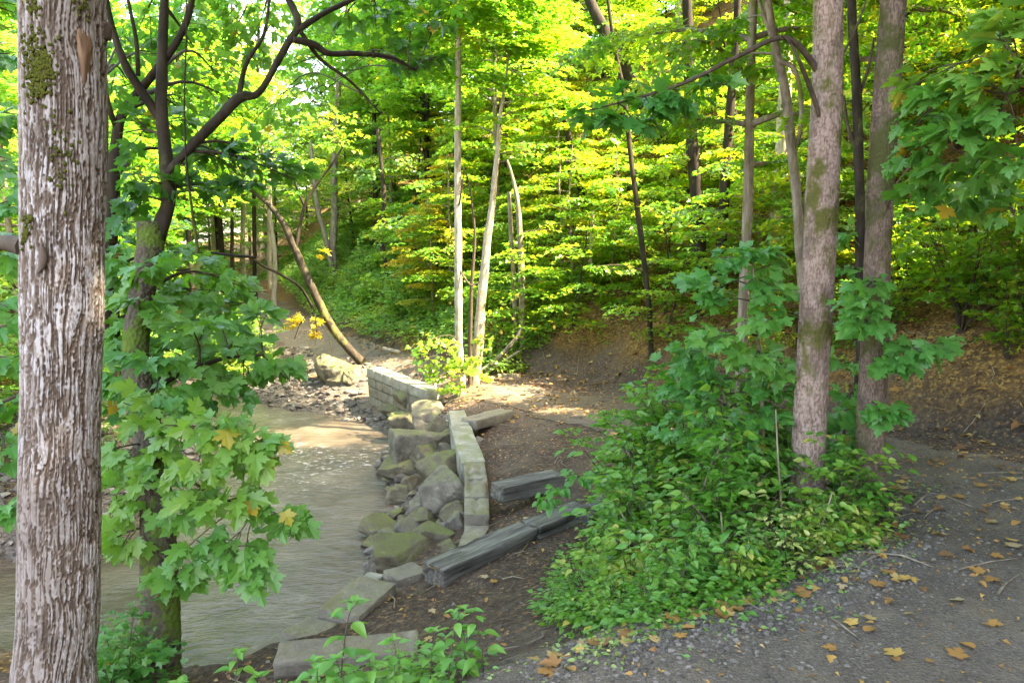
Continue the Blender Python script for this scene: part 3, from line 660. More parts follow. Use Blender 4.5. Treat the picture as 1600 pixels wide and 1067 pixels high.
def grow(seed, Hh, r0, c0, Rad, nb, leaf, step=.1, tmpl=T_MAPLEL, spread=.12, n=2, wander=.25, rise=.45, lean=(0, 0), mat=None, bark=None, seg=9, prof='round', vals=None, subs=9, layered=1.):
    g = np.random.default_rng(seed); m = 9; t = np.linspace(0, 1, m)
    P = np.c_[lean[0]*t**1.5*Hh+np.cumsum(g.normal(0, wander/m, m)), lean[1]*t**1.5*Hh+np.cumsum(g.normal(0, wander/m, m)), t*Hh-.15*(1-t)]
    P[0, :2] = 0; rad = r0*(1-.85*t)+.006; tr = MB(); Q = spline(np.c_[P, rad], 26)
    dsp = (fbm(np.stack([np.cos(np.arange(seg)*2*math.pi/seg)[None]*2+0*Q[:, 2:3], np.sin(np.arange(seg)*2*math.pi/seg)[None]*2+0*Q[:, 2:3], Q[:, 2:3]*1.5+0*np.zeros((1, seg))], -1), 3, seed)-.5)*Q[:, 3:4]*.35
    fl = 1+.5*np.exp(-np.maximum(Q[:, 2], 0)/.25)
    tube(tr, Q[:, :3], Q[:, 3]*fl, seg, disp=dsp); lv = Leaves()
    for b in range(nb):
        f = c0+(1-c0)*((b+.5)/nb)**.9; i = f*(len(Q)-1); k = int(i); p = Q[min(k, len(Q)-1), :3]; az = b*2.39996+g.normal(0, .4)
        s = (f-c0)/(1-c0); w = {'round': math.sin(math.pi*(.18+.8*s))**.7, 'cone': 1.05-.8*s, 'flat': .5+.5*s}[prof]
        L = Rad*w*g.uniform(.7, 1.15); el = rise*(.4+.9*s)+g.normal(0, .12)
        d0 = np.array([math.cos(az)*math.cos(el), math.sin(az)*math.cos(el), math.sin(el)])
        tt = np.linspace(0, 1, 8); B = p+d0*(tt*L)[:, None]; B[:, 2] -= layered*math.sin(el)*.75*L*tt**2
        B += np.cumsum(g.normal(0, .03*L, (8, 3)), 0)*tt[:, None]*[1, 1, .5]
        rb = min(Q[min(k, len(Q)-1), 3]*.55, .012+.016*L)
        tube(tr, B, np.linspace(rb, .004, 8), 5, cap=False)
        Tg = unit(np.gradient(B, axis=0))
        for j in range(subs):
            u = .22+.78*(j+g.random())/subs; q = B[0]*0; ii = u*7; k2 = min(int(ii), 6); q = B[k2]*(1-ii+k2)+B[k2+1]*(ii-k2)
            sd_ = unit(np.cross(Tg[k2], (0, 0, 1.)))*(1 if j % 2 else -1)
            dd = Tg[k2]*g.uniform(.4, .9)+sd_*g.uniform(.6, 1)+np.array([0, 0, g.normal(0, .12)])
            spray(lv, tr, q, dd, L*(.30+.22*(1-u))*g.uniform(.7, 1.2)+.15, g, leaf, step, spread, n)
        spray(lv, tr, B[-2], Tg[-1], .3*L, g, leaf, step, spread, n)
    cm = MB(); lv.mesh(cm, tmpl, g, vals=vals or clumpy(1.0, seed=seed))
    return tr.mesh('trunk', bark), cm.mesh('crown', mat, smooth=False)
def place(kind, name, loc, label, cat, group, rz, sc, n1='trunk', n2='crown'):
    r = root(name, loc, label, cat, group, rz, sc); link(n1, kind[0], r); link(n2, kind[1], r); return r

# ---------------------------------------------------------------- one particular tree, laid out from the photograph
def along(pts):      # (px, py, distance, half-width px) -> x, y, z, radius
    return np.array([[*PY(p[0], p[1], p[2]), wpx(p[3], p[2])*math.cos(math.atan((p[0]-800)/FPX))] for p in pts])
class Hero:
    def __init__(s, name, label, cat, base_, group=None):
        s.r = root(name, base_, label, cat, group); s.limbs = []; s.pend = []; s.tw = MB(); s.lv = Leaves(); s.cm = MB()
    def trunk(s, pts, mat, seg, rows, kind, amp, seed=0, name='trunk', flare=None, ext=None):
        A = along(pts) if len(pts[0]) == 4 and not isinstance(pts, np.ndarray) else pts
        if ext is not None: A = np.vstack([np.asarray(ext, float), A])
        m = MB(); P, r = bark_tube(m, A[:, :3], A[:, 3], seg, rows, kind, amp, seed, flare); s.limbs.append(np.c_[P, r])
        o = m.build(name, mat, s.r); return o, P, r
    def limb(s, pts, seg=8, wob=.0, seed=0, n=30, keep=True):
        A = along(pts) if not isinstance(pts, np.ndarray) else pts; Q = spline(A, n)
        th = np.arange(seg)*2*math.pi/seg
        dsp = (fbm(np.stack([np.cos(th)[None]*1.5+0*Q[:, 2:3], np.sin(th)[None]*1.5+0*Q[:, 2:3], Q[:, 2:3]*5+Q[:, 0:1]*5+0*th[None]], -1), 3, seed)-.5)*Q[:, 3:4]*.5
        t = s.tw
        if s.limbs: t = MB(); s.pend.append(t)
        tube(t, Q[:, :3], Q[:, 3], seg, disp=dsp)
        if keep: s.limbs.append(Q)
    def blob(s, px, py, y, rx, ry, leaf, seed, n=None, depth=.7, cover=1.25, droop=.5, tilt=.35, face=.35, branch=True, flat=1., tmpl_area=.42):
        """a bough: twigs fanned out through an ellipsoid, leaves in pairs along them"""
        g = np.random.default_rng(seed); c = PY(px, py, y); a, b = wpx(rx, y), wpx(ry, y)
        if branch and s.limbs:
            A = np.concatenate(s.limbs); w = np.linalg.norm((A[:, :3]-c)*[1, 1, 1.6], axis=1)-.25*np.clip(c[2]-A[:, 2], -1, 1); k = int(np.argmin(w)); p0 = A[k, :3]
            L = np.linalg.norm(c-p0); mid = (p0+c)/2+np.array([0, 0, .10*L])+g.normal(0, .04*L, 3)
            B = spline(np.array([p0, mid, c+(c-p0)*min(.25, .5*a/max(L, .01))]), 10)
            tube(s.tw, B, np.linspace(min(.7*A[k, 3], .008+.010*L), .003, 10), 5, cap=False)
            hub = B[4:]; fwd = unit(c-p0)
        else: hub = c+g.normal(0, .1, (6, 3))*[a, a, b]; fwd = np.array([1., 0, 0])
        N = n or int(cover*math.pi*a*b/(leaf*leaf*tmpl_area)/2.2)
        per = 7; m = max(3, N//per)
        for j in range(m):
            e = unit(g.normal(size=3))*g.random()**.4; e = np.array([e[0]*a, e[1]*a*depth, e[2]*b]); tip = c+e
            h = hub[g.integers(len(hub))]; h = h+(tip-h)*.15
            d = tip-h; L = np.linalg.norm(d)+1e-6; d = d/L; t = np.linspace(.45, 1, per//2+1)
            if L < .02: continue
            P = h+d*(L*t)[:, None]; P[:, 2] += .06*L*np.sin(math.pi*t)
            tube(s.tw, np.vstack([h, P]), np.linspace(.004, .0015, len(P)+1), 3, cap=False)
            sd_ = unit(np.cross(d, (0, 0, 1.)))
            upv = unit(np.array([0, -face, 1.]))
            for sg in (-1, 1):
                pet = sd_*sg*leaf*g.uniform(.4, .8, (len(P), 1))+g.normal(0, leaf*.2, (len(P), 3)); O = P+pet
                s.lv.put(O, unit(pet)*.8+d*.7+np.array([0, -face*.5, -.25]), leaf*g.uniform(.6, 1.15, len(P)), upv)
            s.lv.put(P[-1:], d, leaf, upv)
    def leaves(s, tmpl, mat, seed, droop=.45, tilt=.35, vals=None, name='crown'):
        g = np.random.default_rng(seed); m = MB(); s.lv.mesh(m, tmpl, g, droop, tilt, vals or clumpy(2.2, seed=seed)); s.lv = Leaves()
        return m.build(name, mat, s.r, smooth=False)
    def finish(s, bark, name='twig'):
        for t in s.pend: t.build('limb', bark, s.r)
        s.pend = []
        if s.tw.v: s.tw.build('twig', bark, s.r); s.tw = MB()
# --- the big bark trunk at the left
x, y = PY(88, 1067, 3.4)[:2]; gz = H(x, y)
big = Hero('big_tree', 'large trunk with furrowed purplish grey bark and white lichen, left side, moss patches', 'tree', (x, y, gz-.05))
b0 = PY(85, 1067, 3.4); dz = max(.15, b0[2]-gz)
_, P, r = big.trunk([(85, 1067, 3.4, 74), (92, 960, 3.4, 69.5), (94, 800, 3.4, 68), (97, 600, 3.4, 66), (98, 400, 3.4, 66), (101, 200, 3.4, 67), (98, 0, 3.4, 64), (98, -150, 3.4, 62), (96, -1500, 3.45, 34)],
                    BARK_BIG, 560, 2200, 'furrow', .011, 3, ext=[[b0[0]-.02, b0[1]+.01, gz-.15, .25]])
def on_trunk(px, py, bump=.0):      # a point on the front of the big trunk: line of sight against its cylinder
    c = np.array([PY(98.5, py, 3.4)[0], 3.4]); rr = wpx(66.5, 3.4)*.855+bump; d = ray(px, py); A = d[0]**2+d[1]**2; B = -2*(d[0]*c[0]+d[1]*c[1]); Cc = c@c-rr*rr
    t = (-B-math.sqrt(max(B*B-4*A*Cc, 0.)))/(2*A); return np.array([d[0]*t, d[1]*t, CZ+d[2]*t])
# bare wood where the bark came off, rimmed by it
def patch(name, pts, mat, bump, thick, seed, amp=.004):
    pts = np.array(pts, float); m = MB(); c = pts.mean(0); n = 40; B = spline(np.vstack([pts, pts[:1]]), n+1)[:-1]; B = B+np.random.default_rng(seed).normal(0, 1., B.shape)*[1, 2]
    rows = []
    for f in np.linspace(0, 1, 9): rows.append([on_trunk(*(c+(q-c)*f), bump-thick*f**3) for q in B])
    V = np.array(rows).reshape(-1, 3); V = V+((fbm(V*np.array([40, 40, 12.]), 3, seed)-.5)*amp*2)[:, None]*np.array([0, -1, 0])
    i = np.arange(8)[:, None]*n; j = np.arange(n)[None]; F = np.stack([i+j, i+n+j, i+n+(j+1) % n, i+(j+1) % n], -1).reshape(-1, 4)
    m.add(V, F); return m.build(name, mat, big.r)
patch('bare_wood_scar', [(119, 44), (128, 46), (143, 53), (148, 70), (146, 95), (141, 120), (136, 152), (127, 152), (124, 125), (121, 80)], WOOD, .012, .016, 5, .006)
g = np.random.default_rng(77)
m = MB(); boulder(m, on_trunk(152, 50, -.03), (.09, .09, .12), .6, 5, 4); m.build('knot', BARK_BIG, big.r)
m = MB(); boulder(m, on_trunk(138, 722, -.015), (.05, .05, .06), 0, 9, 3); m.build('knot', BARK_BIG, big.r)
# moss cushions on the bark: many small tufts
def moss(cx, cy, sx, sy, n, seed):
    g = np.random.default_rng(seed); m = MB(); D, F = ico(2)
    for k in range(n):
        px, py = cx+g.normal(0, sx), cy+g.normal(0, sy)
        if not 34 < px < 162: continue
        p = on_trunk(px, py, .006); s = g.uniform(.003, .0075); m.add(p+D*(s*(1+.5*(g.random((len(D), 1))-.5)))*[1.1, .8, 1.3], F)
    return m.build('moss_patch', MOSS, big.r)
moss(62, 108, 13, 18, 240, 1); moss(50, 75, 9, 34, 110, 2); moss(58, 140, 11, 12, 70, 3); moss(95, 235, 14, 30, 60, 5); moss(52, 10, 9, 8, 30, 6); moss(128, 10, 8, 10, 26, 7); moss(40, 360, 5, 10, 60, 8)
# broken bark flap lower down and the mossy snag at its left
m = MB(); Q = np.array([on_trunk(*q, .012) for q in ((66, 385), (68, 400), (66, 415), (58, 428))]); tube(m, Q, [.008, .018, .016, .004], 8, a=.5); m.build('bark_flap', BARK_BIG, big.r)
m = MB(); q0 = on_trunk(36, 385, -.05); tube(m, spline(np.c_[[q0, q0+[-.10, .02, .015], q0+[-.2, .06, -.01], q0+[-.32, .1, .03]], [.045, .035, .026, .012]][:, :3] if 0 else np.array([q0, q0+[-.10, .02, .015], q0+[-.2, .06, -.01], q0+[-.32, .1, .03]]), 14), np.linspace(.045, .012, 14), 8, a=.5)
m.build('broken_branch', BARK_MOSS, big.r)

# --- the maple with the mossy foot
base_ = PY(252, 1085, 4.4); gz = H(base_[0], base_[1])
ma = Hero('maple_tree', 'maple with bright green mossy foot, forked dark limbs and big hanging leaves over the stream', 'tree', (base_[0], base_[1], min(gz, base_[2]-.1)-.05))
ma.trunk([(252, 1085, 4.4, 36), (251, 1000, 4.4, 34), (248, 890, 4.45, 31), (244, 780, 4.5, 27), (228, 660, 4.65, 23), (212, 560, 4.8, 22), (222, 460, 4.95, 21), (234, 395, 5.0, 20), (236, 350, 5.05, 19)], BARK_MOSS, 60, 420, 'scaly', .012, 8,
         ext=[[base_[0], base_[1], min(gz, base_[2]-.1)-.2, .17]])
ma.limb([(228, 420, 5.0, 14), (250, 360, 5.05, 13), (263, 310, 5.1, 12), (258, 240, 5.15, 12), (252, 160, 5.2, 10), (255, 60, 5.3, 8), (260, -80, 5.4, 6)], 10, seed=1)
ma.limb([(262, 270, 5.1, 7), (300, 228, 5.15, 8), (340, 187, 5.2, 8), (375, 153, 5.3, 8), (402, 147, 5.35, 5), (424, 115, 5.4, 5), (448, 70, 5.5, 6), (466, 35, 5.6, 6), (440, -20, 5.7, 5)], 8, seed=2)
ma.limb([(372, 155, 5.3, 5), (385, 100, 5.4, 4), (412, 55, 5.5, 3), (420, 5, 5.6, 2.5), (418, -40, 5.7, 2)], 6, seed=3)
ma.limb([(458, 62, 5.5, 5), (490, 70, 5.6, 5), (515, 84, 5.7, 4.5), (560, 84, 5.9, 4), (610, 90, 6.1, 3), (650, 110, 6.3, 2)], 7, seed=4)
ma.limb([(462, 50, 5.55, 5), (500, 25, 5.7, 4), (550, 0, 5.9, 3.5), (600, -25, 6.1, 3)], 6, seed=5)
ma.limb([(470, 50, 5.55, 4), (500, 92, 5.7, 3), (550, 130, 5.8, 2.2), (595, 178, 5.9, 1.3)], 6, seed=15)
ma.limb([(250, 185, 5.2, 8), (222, 145, 5.15, 8), (196, 102, 5.1, 7), (175, 40, 5.1, 5), (160, -40, 5.1, 4)], 8, seed=6)
ma.limb([(216, 118, 5.15, 4), (212, 60, 5.2, 3.5), (200, 0, 5.2, 3)], 6, seed=7)
ma.limb([(176, 545, 5.6, 13), (173, 400, 5.5, 12), (178, 300, 5.45, 11), (185, 195, 5.4, 9), (220, 140, 5.35, 7), (255, 97, 5.3, 6.5), (285, 50, 5.3, 5.5), (300, 0, 5.3, 5), (305, -60, 5.3, 4)], 8, seed=8)
ma.limb([(181, 200, 5.4, 5), (170, 165, 5.3, 5), (160, 120, 5.3, 4)], 6, seed=9)
ma.limb([(292, -20, 4.9, 1.0), (291, 60, 4.9, 1.2), (288, 160, 4.9, 1.4), (291, 250, 4.9, 1.8), (299, 320, 4.95, 2.4), (308, 385, 5.0, 2.8), (307, 396, 5.0, 2)], 6, seed=10, keep=False)
ma.limb([(330, 395, 5.6, 2.0), (370, 400, 5.6, 2.4), (398, 402, 5.7, 2.4)], 5, seed=11, keep=False)
ma.limb([(240, 770, 4.5, 5), (280, 745, 4.4, 4), (330, 770, 4.3, 2.5), (400, 800, 4.25, 1.6)], 6, seed=12)
ma.limb([(240, 720, 4.5, 6), (290, 690, 4.4, 4), (345, 665, 4.3, 3)], 6, seed=13)
ma.limb([(222, 620, 4.7, 6), (280, 585, 4.8, 5), (350, 560, 5.0, 3), (410, 555, 5.1, 2)], 6, seed=14)
ma.finish(BARK_DARK)
LB = [(215, 640, 4.25, 55, 40), (275, 665, 4.1, 70, 42), (340, 665, 4.1, 50, 24), (235, 720, 4.2, 60, 40), (310, 725, 4.0, 70, 38), (375, 720, 4.0, 48, 34), (265, 785, 4.1, 55, 40), (335, 790, 3.95, 60, 34),
      (300, 850, 4.0, 50, 38), (365, 850, 4.0, 40, 32), (385, 905, 3.95, 20, 18), (418, 790, 4.1, 22, 20), (455, 815, 4.15, 28, 18), (275, 900, 4.0, 25, 14), (195, 780, 4.35, 30, 40), (190, 700, 4.4, 30, 50), (185, 840, 4.3, 18, 24), (410, 690, 4.1, 20, 14)]
for k, b in enumerate(LB): ma.blob(*b, .115, 200+k, cover=1.15, face=.9)
ma.leaves(T_MAPLE, L_MAPLE, 21, droop=.6, tilt=.4, vals=clumpy(2.5, .15, .9, 5, .015), name='lower_foliage')
MBL = [(215, 590, 5.0, 60, 30), (290, 560, 5.0, 90, 36), (370, 550, 5.1, 80, 30), (420, 560, 5.2, 50, 22), (440, 585, 5.2, 40, 14), (330, 605, 4.9, 80, 26), (250, 520, 5.2, 70, 40), (340, 510, 5.4, 80, 30), (400, 495, 5.4, 30, 16), (200, 520, 5.1, 45, 50), (300, 455, 5.6, 70, 36), (370, 450, 5.7, 36, 24),
       (210, 440, 5.2, 50, 40), (290, 400, 5.6, 50, 24), (190, 370, 5.3, 35, 50), (260, 470, 5.8, 60, 30), (350, 480, 6., 70, 26), (300, 620, 5.2, 80, 22), (380, 590, 5.2, 60, 18), (185, 590, 5.2, 30, 50), (190, 450, 5.4, 30, 60), (270, 590, 5.5, 90, 30), (400, 460, 6.2, 40, 20), (320, 430, 6.2, 50, 20), (215, 480, 4.5, 36, 24), (235, 560, 4.4, 40, 26), (225, 420, 4.6, 30, 20), (245, 610, 4.35, 40, 26), (300, 520, 4.6, 60, 22)]
for k, b in enumerate(MBL): ma.blob(*b, .115, 240+k, cover=2.6, face=.55)
ma.leaves(T_MAPLE, L_BLUE, 22, droop=.45, vals=clumpy(2.2, .05, .9, 6, .015), name='middle_foliage')
UBL = [(230, 285, 5.0, 60, 40), (290, 300, 5.2, 50, 26), (345, 250, 5.4, 55, 30), (400, 250, 5.5, 60, 30), (440, 275, 5.6, 45, 26), (380, 285, 5.5, 60, 24), (200, 210, 5.2, 40, 40), (270, 200, 5.5, 40, 26), (330, 240, 5.5, 30, 20), (200, 310, 5.1, 30, 30)]
for k, b in enumerate(UBL): ma.blob(*b, .115, 280+k, cover=1.5, face=.2)
TBL = [(590, 20, 6.3, 70, 40), (640, 60, 6.4, 60, 34), (680, 40, 6.5, 50, 40), (620, 95, 6.4, 36, 14), (690, 90, 6.5, 25, 18), (540, 20, 6.0, 40, 26), (640, 5, 6.4, 90, 30)]
for k, b in enumerate(TBL): ma.blob(*b, .11, 300+k, cover=1.1, face=.0)
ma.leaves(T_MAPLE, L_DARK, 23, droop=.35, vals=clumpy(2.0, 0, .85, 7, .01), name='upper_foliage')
TB2 = [(220, 40, 6.6, 70, 50), (300, 70, 6.8, 70, 40), (370, 40, 7.0, 60, 50), (330, 120, 6.6, 60, 36), (200, 130, 6.4, 40, 50), (430, 30, 7.2, 60, 30), (270, 150, 6.6, 50, 30), (500, 10, 7.0, 50, 20), (300, 10, 6.8, 110, 26), (240, 90, 6.9, 80, 40), (330, 20, 7.2, 80, 40), (390, 90, 7.2, 70, 30), (450, 110, 7.4, 60, 26), (520, 60, 7.4, 50, 26), (190, 60, 6.6, 40, 60), (300, 190, 6.9, 50, 30), (420, 190, 7.4, 60, 26), (360, 160, 7, 60, 30), (480, 170, 7.6, 50, 22), (550, 110, 7.6, 50, 20), (200, 260, 6.8, 40, 40), (270, 250, 6.8, 40, 30)]
for k, b in enumerate(TB2): ma.blob(*b, .10, 320+k, cover=1.5, face=.0)
ma.leaves(T_MAPLES, L_MAPLE, 24, droop=.35, vals=clumpy(1.6, 0, .8, 8, .01), name='top_foliage')
ma.finish(TWIG, 'twig')

# --- leaning tree where the straight wall begins
p = hit(572, 566); ln = Hero('leaning_tree', 'slender tree leaning left over the stream beside the far path, bark speckled with sun', 'tree', p-[0, 0, .05])
ln.limb(np.vstack([[*(p+[.06, 0, -.15]), .17], along([(566, 566, p[1], 8.5), (545, 545, p[1], 7.4), (515, 505, p[1], 6.8), (490, 455, p[1], 6.6), (470, 410, p[1], 6.2), (455, 375, p[1], 5.8), (440, 345, p[1], 5), (418, 318, p[1], 3.6), (395, 300, p[1], 2.6), (370, 285, p[1], 2)])]), 12, seed=1, n=60)
tr_ = ln.tw; ln.tw = MB(); tr_.build('trunk', BARK_LEAN, ln.r)
Y_ = p[1]
ln.limb([(463, 385, Y_, 3.4), (470, 345, Y_, 3), (478, 318, Y_, 2.6), (492, 292, Y_, 2.1), (520, 255, Y_, 1.7), (535, 230, Y_, 1.6)], 7, seed=2)
ln.limb([(476, 322, Y_, 2.4), (466, 300, Y_, 2), (455, 270, Y_, 1.4)], 5, seed=3)
ln.limb([(489, 482, Y_, 2.6), (470, 450, Y_-.4, 2.4), (440, 430, Y_-.8, 2.3), (410, 415, Y_-1.2, 2.2), (390, 400, Y_-1.4, 2)], 6, seed=4)
ln.limb([(490, 480, Y_-.2, 1.0), (470, 505, Y_-.2, .8), (460, 530, Y_-.2, .5)], 4, seed=5); ln.limb([(492, 490, Y_-.2, 1.0), (495, 520, Y_-.2, .8), (492, 540, Y_-.2, .5)], 4, seed=6); ln.limb([(500, 500, Y_-.1, .8), (515, 530, Y_-.1, .6), (518, 550, Y_-.1, .5)], 4, seed=16)
ln.finish(BARK_DARK)
for k, b in enumerate([(400, 275, Y_, 60, 24), (470, 255, Y_, 50, 22), (530, 220, Y_+.3, 50, 26), (450, 305, Y_-.3, 30, 10), (370, 250, Y_, 60, 24), (500, 190, Y_+.5, 60, 26), (430, 215, Y_+.5, 60, 24)]): ln.blob(*b, .12, 400+k, cover=1.7, face=0)
ln.leaves(T_MAPLEL, L_HILL, 31, vals=clumpy(1.5, .1, .8, 9, .02))
for k, b in enumerate([(462, 500, Y_-.2, 14, 8), (455, 508, Y_-.2, 10, 6), (497, 525, Y_-.2, 10, 5), (503, 397, Y_-.2, 8, 8), (495, 505, Y_-.2, 8, 8)]): ln.blob(*b, .13, 420+k, n=9, branch=False)
ln.leaves(T_MAPLEL, L_GOLD, 32, vals=lambda O, g: .55+.3*g.random(len(O)), name='yellow_leaves'); ln.finish(TWIG, 'twig')

# --- the two sunlit slender trunks behind the boulders
p = hit(721, 618); Y_ = p[1]
st = Hero('slender_tree', 'tall straight slender trunk with a sunlit stripe, taller of the pair behind the boulders', 'tree', p-[0, 0, .05])
st.limb(np.vstack([[*(p-[0, 0, .15]), .12], along([(721, 610, Y_, 7.5), (717, 540, Y_, 6.4), (716, 400, Y_, 5.8), (715, 250, Y_, 5.2), (716, 120, Y_, 4.4), (717, 40, Y_, 3.8), (716, -60, Y_, 3.2), (715, -260, Y_, 2)])]), 14, seed=3, n=90)
tr_ = st.tw; st.tw = MB(); tr_.build('trunk', BARK_SUNNY, st.r)
st.limb([(717, 420, Y_, 1.6), (735, 445, Y_-.2, 1.2), (750, 440, Y_-.2, .8)], 5); st.limb([(716, 330, Y_, 1.5), (722, 290, Y_-.2, 1.2), (726, 260, Y_-.2, .8)], 5)
for k, b in enumerate([(700, 545, Y_-.5, 40, 16), (690, 575, Y_-.6, 40, 20), (715, 590, Y_-.7, 34, 22), (668, 560, Y_-.4, 34, 14), (735, 560, Y_-.4, 22, 20), (650, 545, Y_-.2, 24, 10), (680, 530, Y_-.5, 40, 10), (745, 580, Y_-.6, 24, 20), (700, 610, Y_-.8, 30, 14), (660, 590, Y_-.6, 26, 12)]): st.blob(*b, .11, 440+k, cover=1.7, face=.4)
for k, b in enumerate([(690, 30, Y_-.3, 50, 26), (740, 60, Y_-.4, 60, 26), (720, -10, Y_-.4, 80, 26), (680, 90, Y_-.2, 36, 18), (725, 130, Y_-.4, 40, 12), (705, 200, Y_-.4, 30, 10)]): st.blob(*b, .11, 450+k, cover=1.5, face=0)
st.leaves(T_MAPLEL, L_HILL, 33, vals=clumpy(1.5, .2, .85, 10, .03)); st.finish(TWIG, 'limb')
p = hit(741, 603); Y_ = p[1]
s2 = Hero('slender_tree', 'shorter sunlit trunk tilting slightly right beside the tall straight one', 'tree', p-[0, 0, .05])
s2.limb(np.vstack([[*(p-[0, 0, .15]), .15], along([(742, 595, Y_, 9), (747, 540, Y_, 8.5), (752, 470, Y_, 7.4), (760, 390, Y_, 6.2), (768, 330, Y_, 5.2), (774, 270, Y_, 4.2), (778, 235, Y_, 3.5), (782, 180, Y_, 2.6), (792, 110, Y_, 1.9), (800, 30, Y_, 1.6)])]), 14, seed=4, n=70)
tr_ = s2.tw; s2.tw = MB(); tr_.build('trunk', BARK_SUNNY, s2.r)
s2.limb([(734, 600, Y_-.15, 3.6), (735, 520, Y_-.15, 3.2), (737, 440, Y_-.15, 2.6), (742, 370, Y_-.15, 2), (735, 300, Y_-.15, 1.4), (728, 270, Y_-.15, .8)], 6)
for k, b in enumerate([(760, 530, Y_-.3, 20, 16), (720, 560, Y_-.4, 20, 20), (790, 190, Y_-.4, 50, 18), (820, 240, Y_+.3, 46, 20), (770, 130, Y_-.3, 50, 20), (800, 60, Y_-.3, 60, 20)]): s2.blob(*b, .11, 460+k, cover=1.4, face=.3)
s2.leaves(T_MAPLEL, L_HILL, 34, vals=clumpy(1.5, .2, .85, 11, .03)); s2.finish(TWIG, 'limb')

# --- the pair of trunks in the bushes on the right
p = hit(1258, 835); Y_ = p[1]
rt = Hero('forest_tree', 'pinkish grey trunk with olive moss standing in the bushes, left of the right pair', 'tree', p-[0, 0, .05])
q = along([(1258, 840, Y_, 33), (1261, 760, Y_, 29), (1266, 640, Y_, 27), (1274, 500, Y_, 26), (1281, 380, Y_, 25.5), (1287, 260, Y_, 25), (1293, 130, Y_, 24), (1294, 0, Y_, 22.5), (1296, -200, Y_, 21), (1300, -700, Y_, 16), (1300, -1300, Y_, 9)])
rt.trunk(np.vstack([[q[0, 0], q[0, 1], p[2]-.15, .17], q]), BARK_PINK, 150, 1300, 'scaly', .006, 12)
rt.limb([(1296, 230, Y_, 3), (1270, 150, Y_-.1, 4), (1252, 105, Y_-.2, 3), (1236, 70, Y_-.25, 2), (1220, 55, Y_-.3, 1.4)], 6, seed=1)
rt.limb([(1310, 100, Y_, 2.4), (1330, 60, Y_, 2.2), (1347, 20, Y_, 1.8), (1358, -20, Y_, 1.4)], 6, seed=2)
rt.limb([(1285, 120, Y_, 6), (1230, 60, Y_-.1, 4.5), (1150, 90, Y_-.2, 4), (1070, 130, Y_-.2, 3), (990, 155, Y_-.2, 2), (910, 175, Y_-.2, 1.2)], 6, seed=3)
for k, b in enumerate([(925, 185, Y_-.2, 34, 18), (965, 170, Y_-.2, 40, 24), (1015, 165, Y_-.2, 44, 22), (1062, 150, Y_-.2, 40, 22), (1110, 140, Y_, 40, 26), (990, 195, Y_-.1, 30, 12)]): rt.blob(*b, .115, 480+k, cover=1.2, face=.2)
rt.leaves(T_MAPLE, L_BLUE, 35, vals=clumpy(2, 0, .85, 12, .01))
rt.finish(TWIG)
p = hit(1357, 818); Y_ = p[1]
r2 = Hero('forest_tree', 'darker brown trunk with black moss stripe beside the upper path, right of the pair', 'tree', p-[0, 0, .05])
q = along([(1357, 815, Y_, 29), (1359, 740, Y_, 25), (1362, 640, Y_, 23), (1368, 500, Y_, 22.5), (1372, 380, Y_, 21.5), (1378, 260, Y_, 21), (1386, 140, Y_, 20.5), (1395, 20, Y_, 19.5), (1402, -150, Y_, 18), (1415, -600, Y_, 13), (1420, -1100, Y_, 8)])
r2.trunk(np.vstack([[q[0, 0], q[0, 1], p[2]-.15, .16], q]), BARK_BROWN, 140, 1300, 'scaly', .006, 14)
r2.limb([(1384, 330, Y_-.05, 2.6), (1400, 290, Y_-.2, 2), (1430, 250, Y_-.3, 1.2)], 5)
r2.limb([(1375, 760, Y_-.1, 3), (1385, 790, Y_-.15, 3.5), (1385, 800, Y_-.15, 4)], 6)
for k, b in enumerate([(1425, 545, Y_-.3, 36, 14), (1400, 565, Y_-.3, 20, 10), (1460, 540, Y_-.3, 22, 8), (1352, 450, Y_-.3, 18, 10), (1348, 478, Y_-.35, 14, 10), (1352, 512, Y_-.35, 16, 8), (1372, 640, Y_-.3, 30, 8), (1390, 655, Y_-.3, 14, 6)]): r2.blob(*b, .10, 490+k, cover=1.25, face=.6)
r2.leaves(T_MAPLE, L_BLUE, 36, vals=clumpy(2, .1, .7, 13, .0)); r2.finish(TWIG)
# thin grey stem left of the pair, dark thin stem between them
p = hit(1262, 640); Y_ = p[1]-1.0; p = np.array([PY(1262, 640, Y_)[0], Y_, 0]); p[2] = H(p[0], p[1])
th = Hero('thin_tree', 'thin grey forked stem bending up close to the left of the pinkish trunk', 'tree', p-[0, 0, .05])
th.limb(np.vstack([[*(p-[0, 0, .1]), .06], along([(1262, 560, Y_, 8), (1256, 470, Y_, 8), (1250, 380, Y_, 8), (1243, 290, Y_, 8), (1234, 205, Y_, 8), (1227, 145, Y_, 7.5), (1212, 75, Y_, 7), (1199, 0, Y_, 6.5), (1190, -80, Y_, 6)])]), 10, seed=5, n=60)
tr_ = th.tw; th.tw = MB(); tr_.build('trunk', BARK_GREY, th.r)
th.limb([(1213, 78, Y_, 4), (1218, 95, Y_-.05, 4), (1241, 108, Y_-.1, 4), (1251, 150, Y_-.1, 4), (1252, 190, Y_-.1, 3.6), (1247, 225, Y_-.05, 3)], 7, keep=False); th.limb([(1206, 60, Y_, 3.5), (1190, 15, Y_, 3), (1182, -20, Y_, 3)], 6)
th.limb([(1250, 395, Y_, 4), (1257, 330, Y_, 3.6), (1259, 300, Y_, 3)], 6)
for k, b in enumerate([(1150, 40, Y_+.4, 60, 30), (1190, 110, Y_+.3, 40, 20), (1120, 100, Y_+.4, 40, 20)]): th.blob(*b, .11, 500+k, cover=.8, face=.1)
th.leaves(T_MAPLES, L_HILL, 37, vals=clumpy(1.6, .05, .7, 14, .0)); th.finish(BARK_GREY)
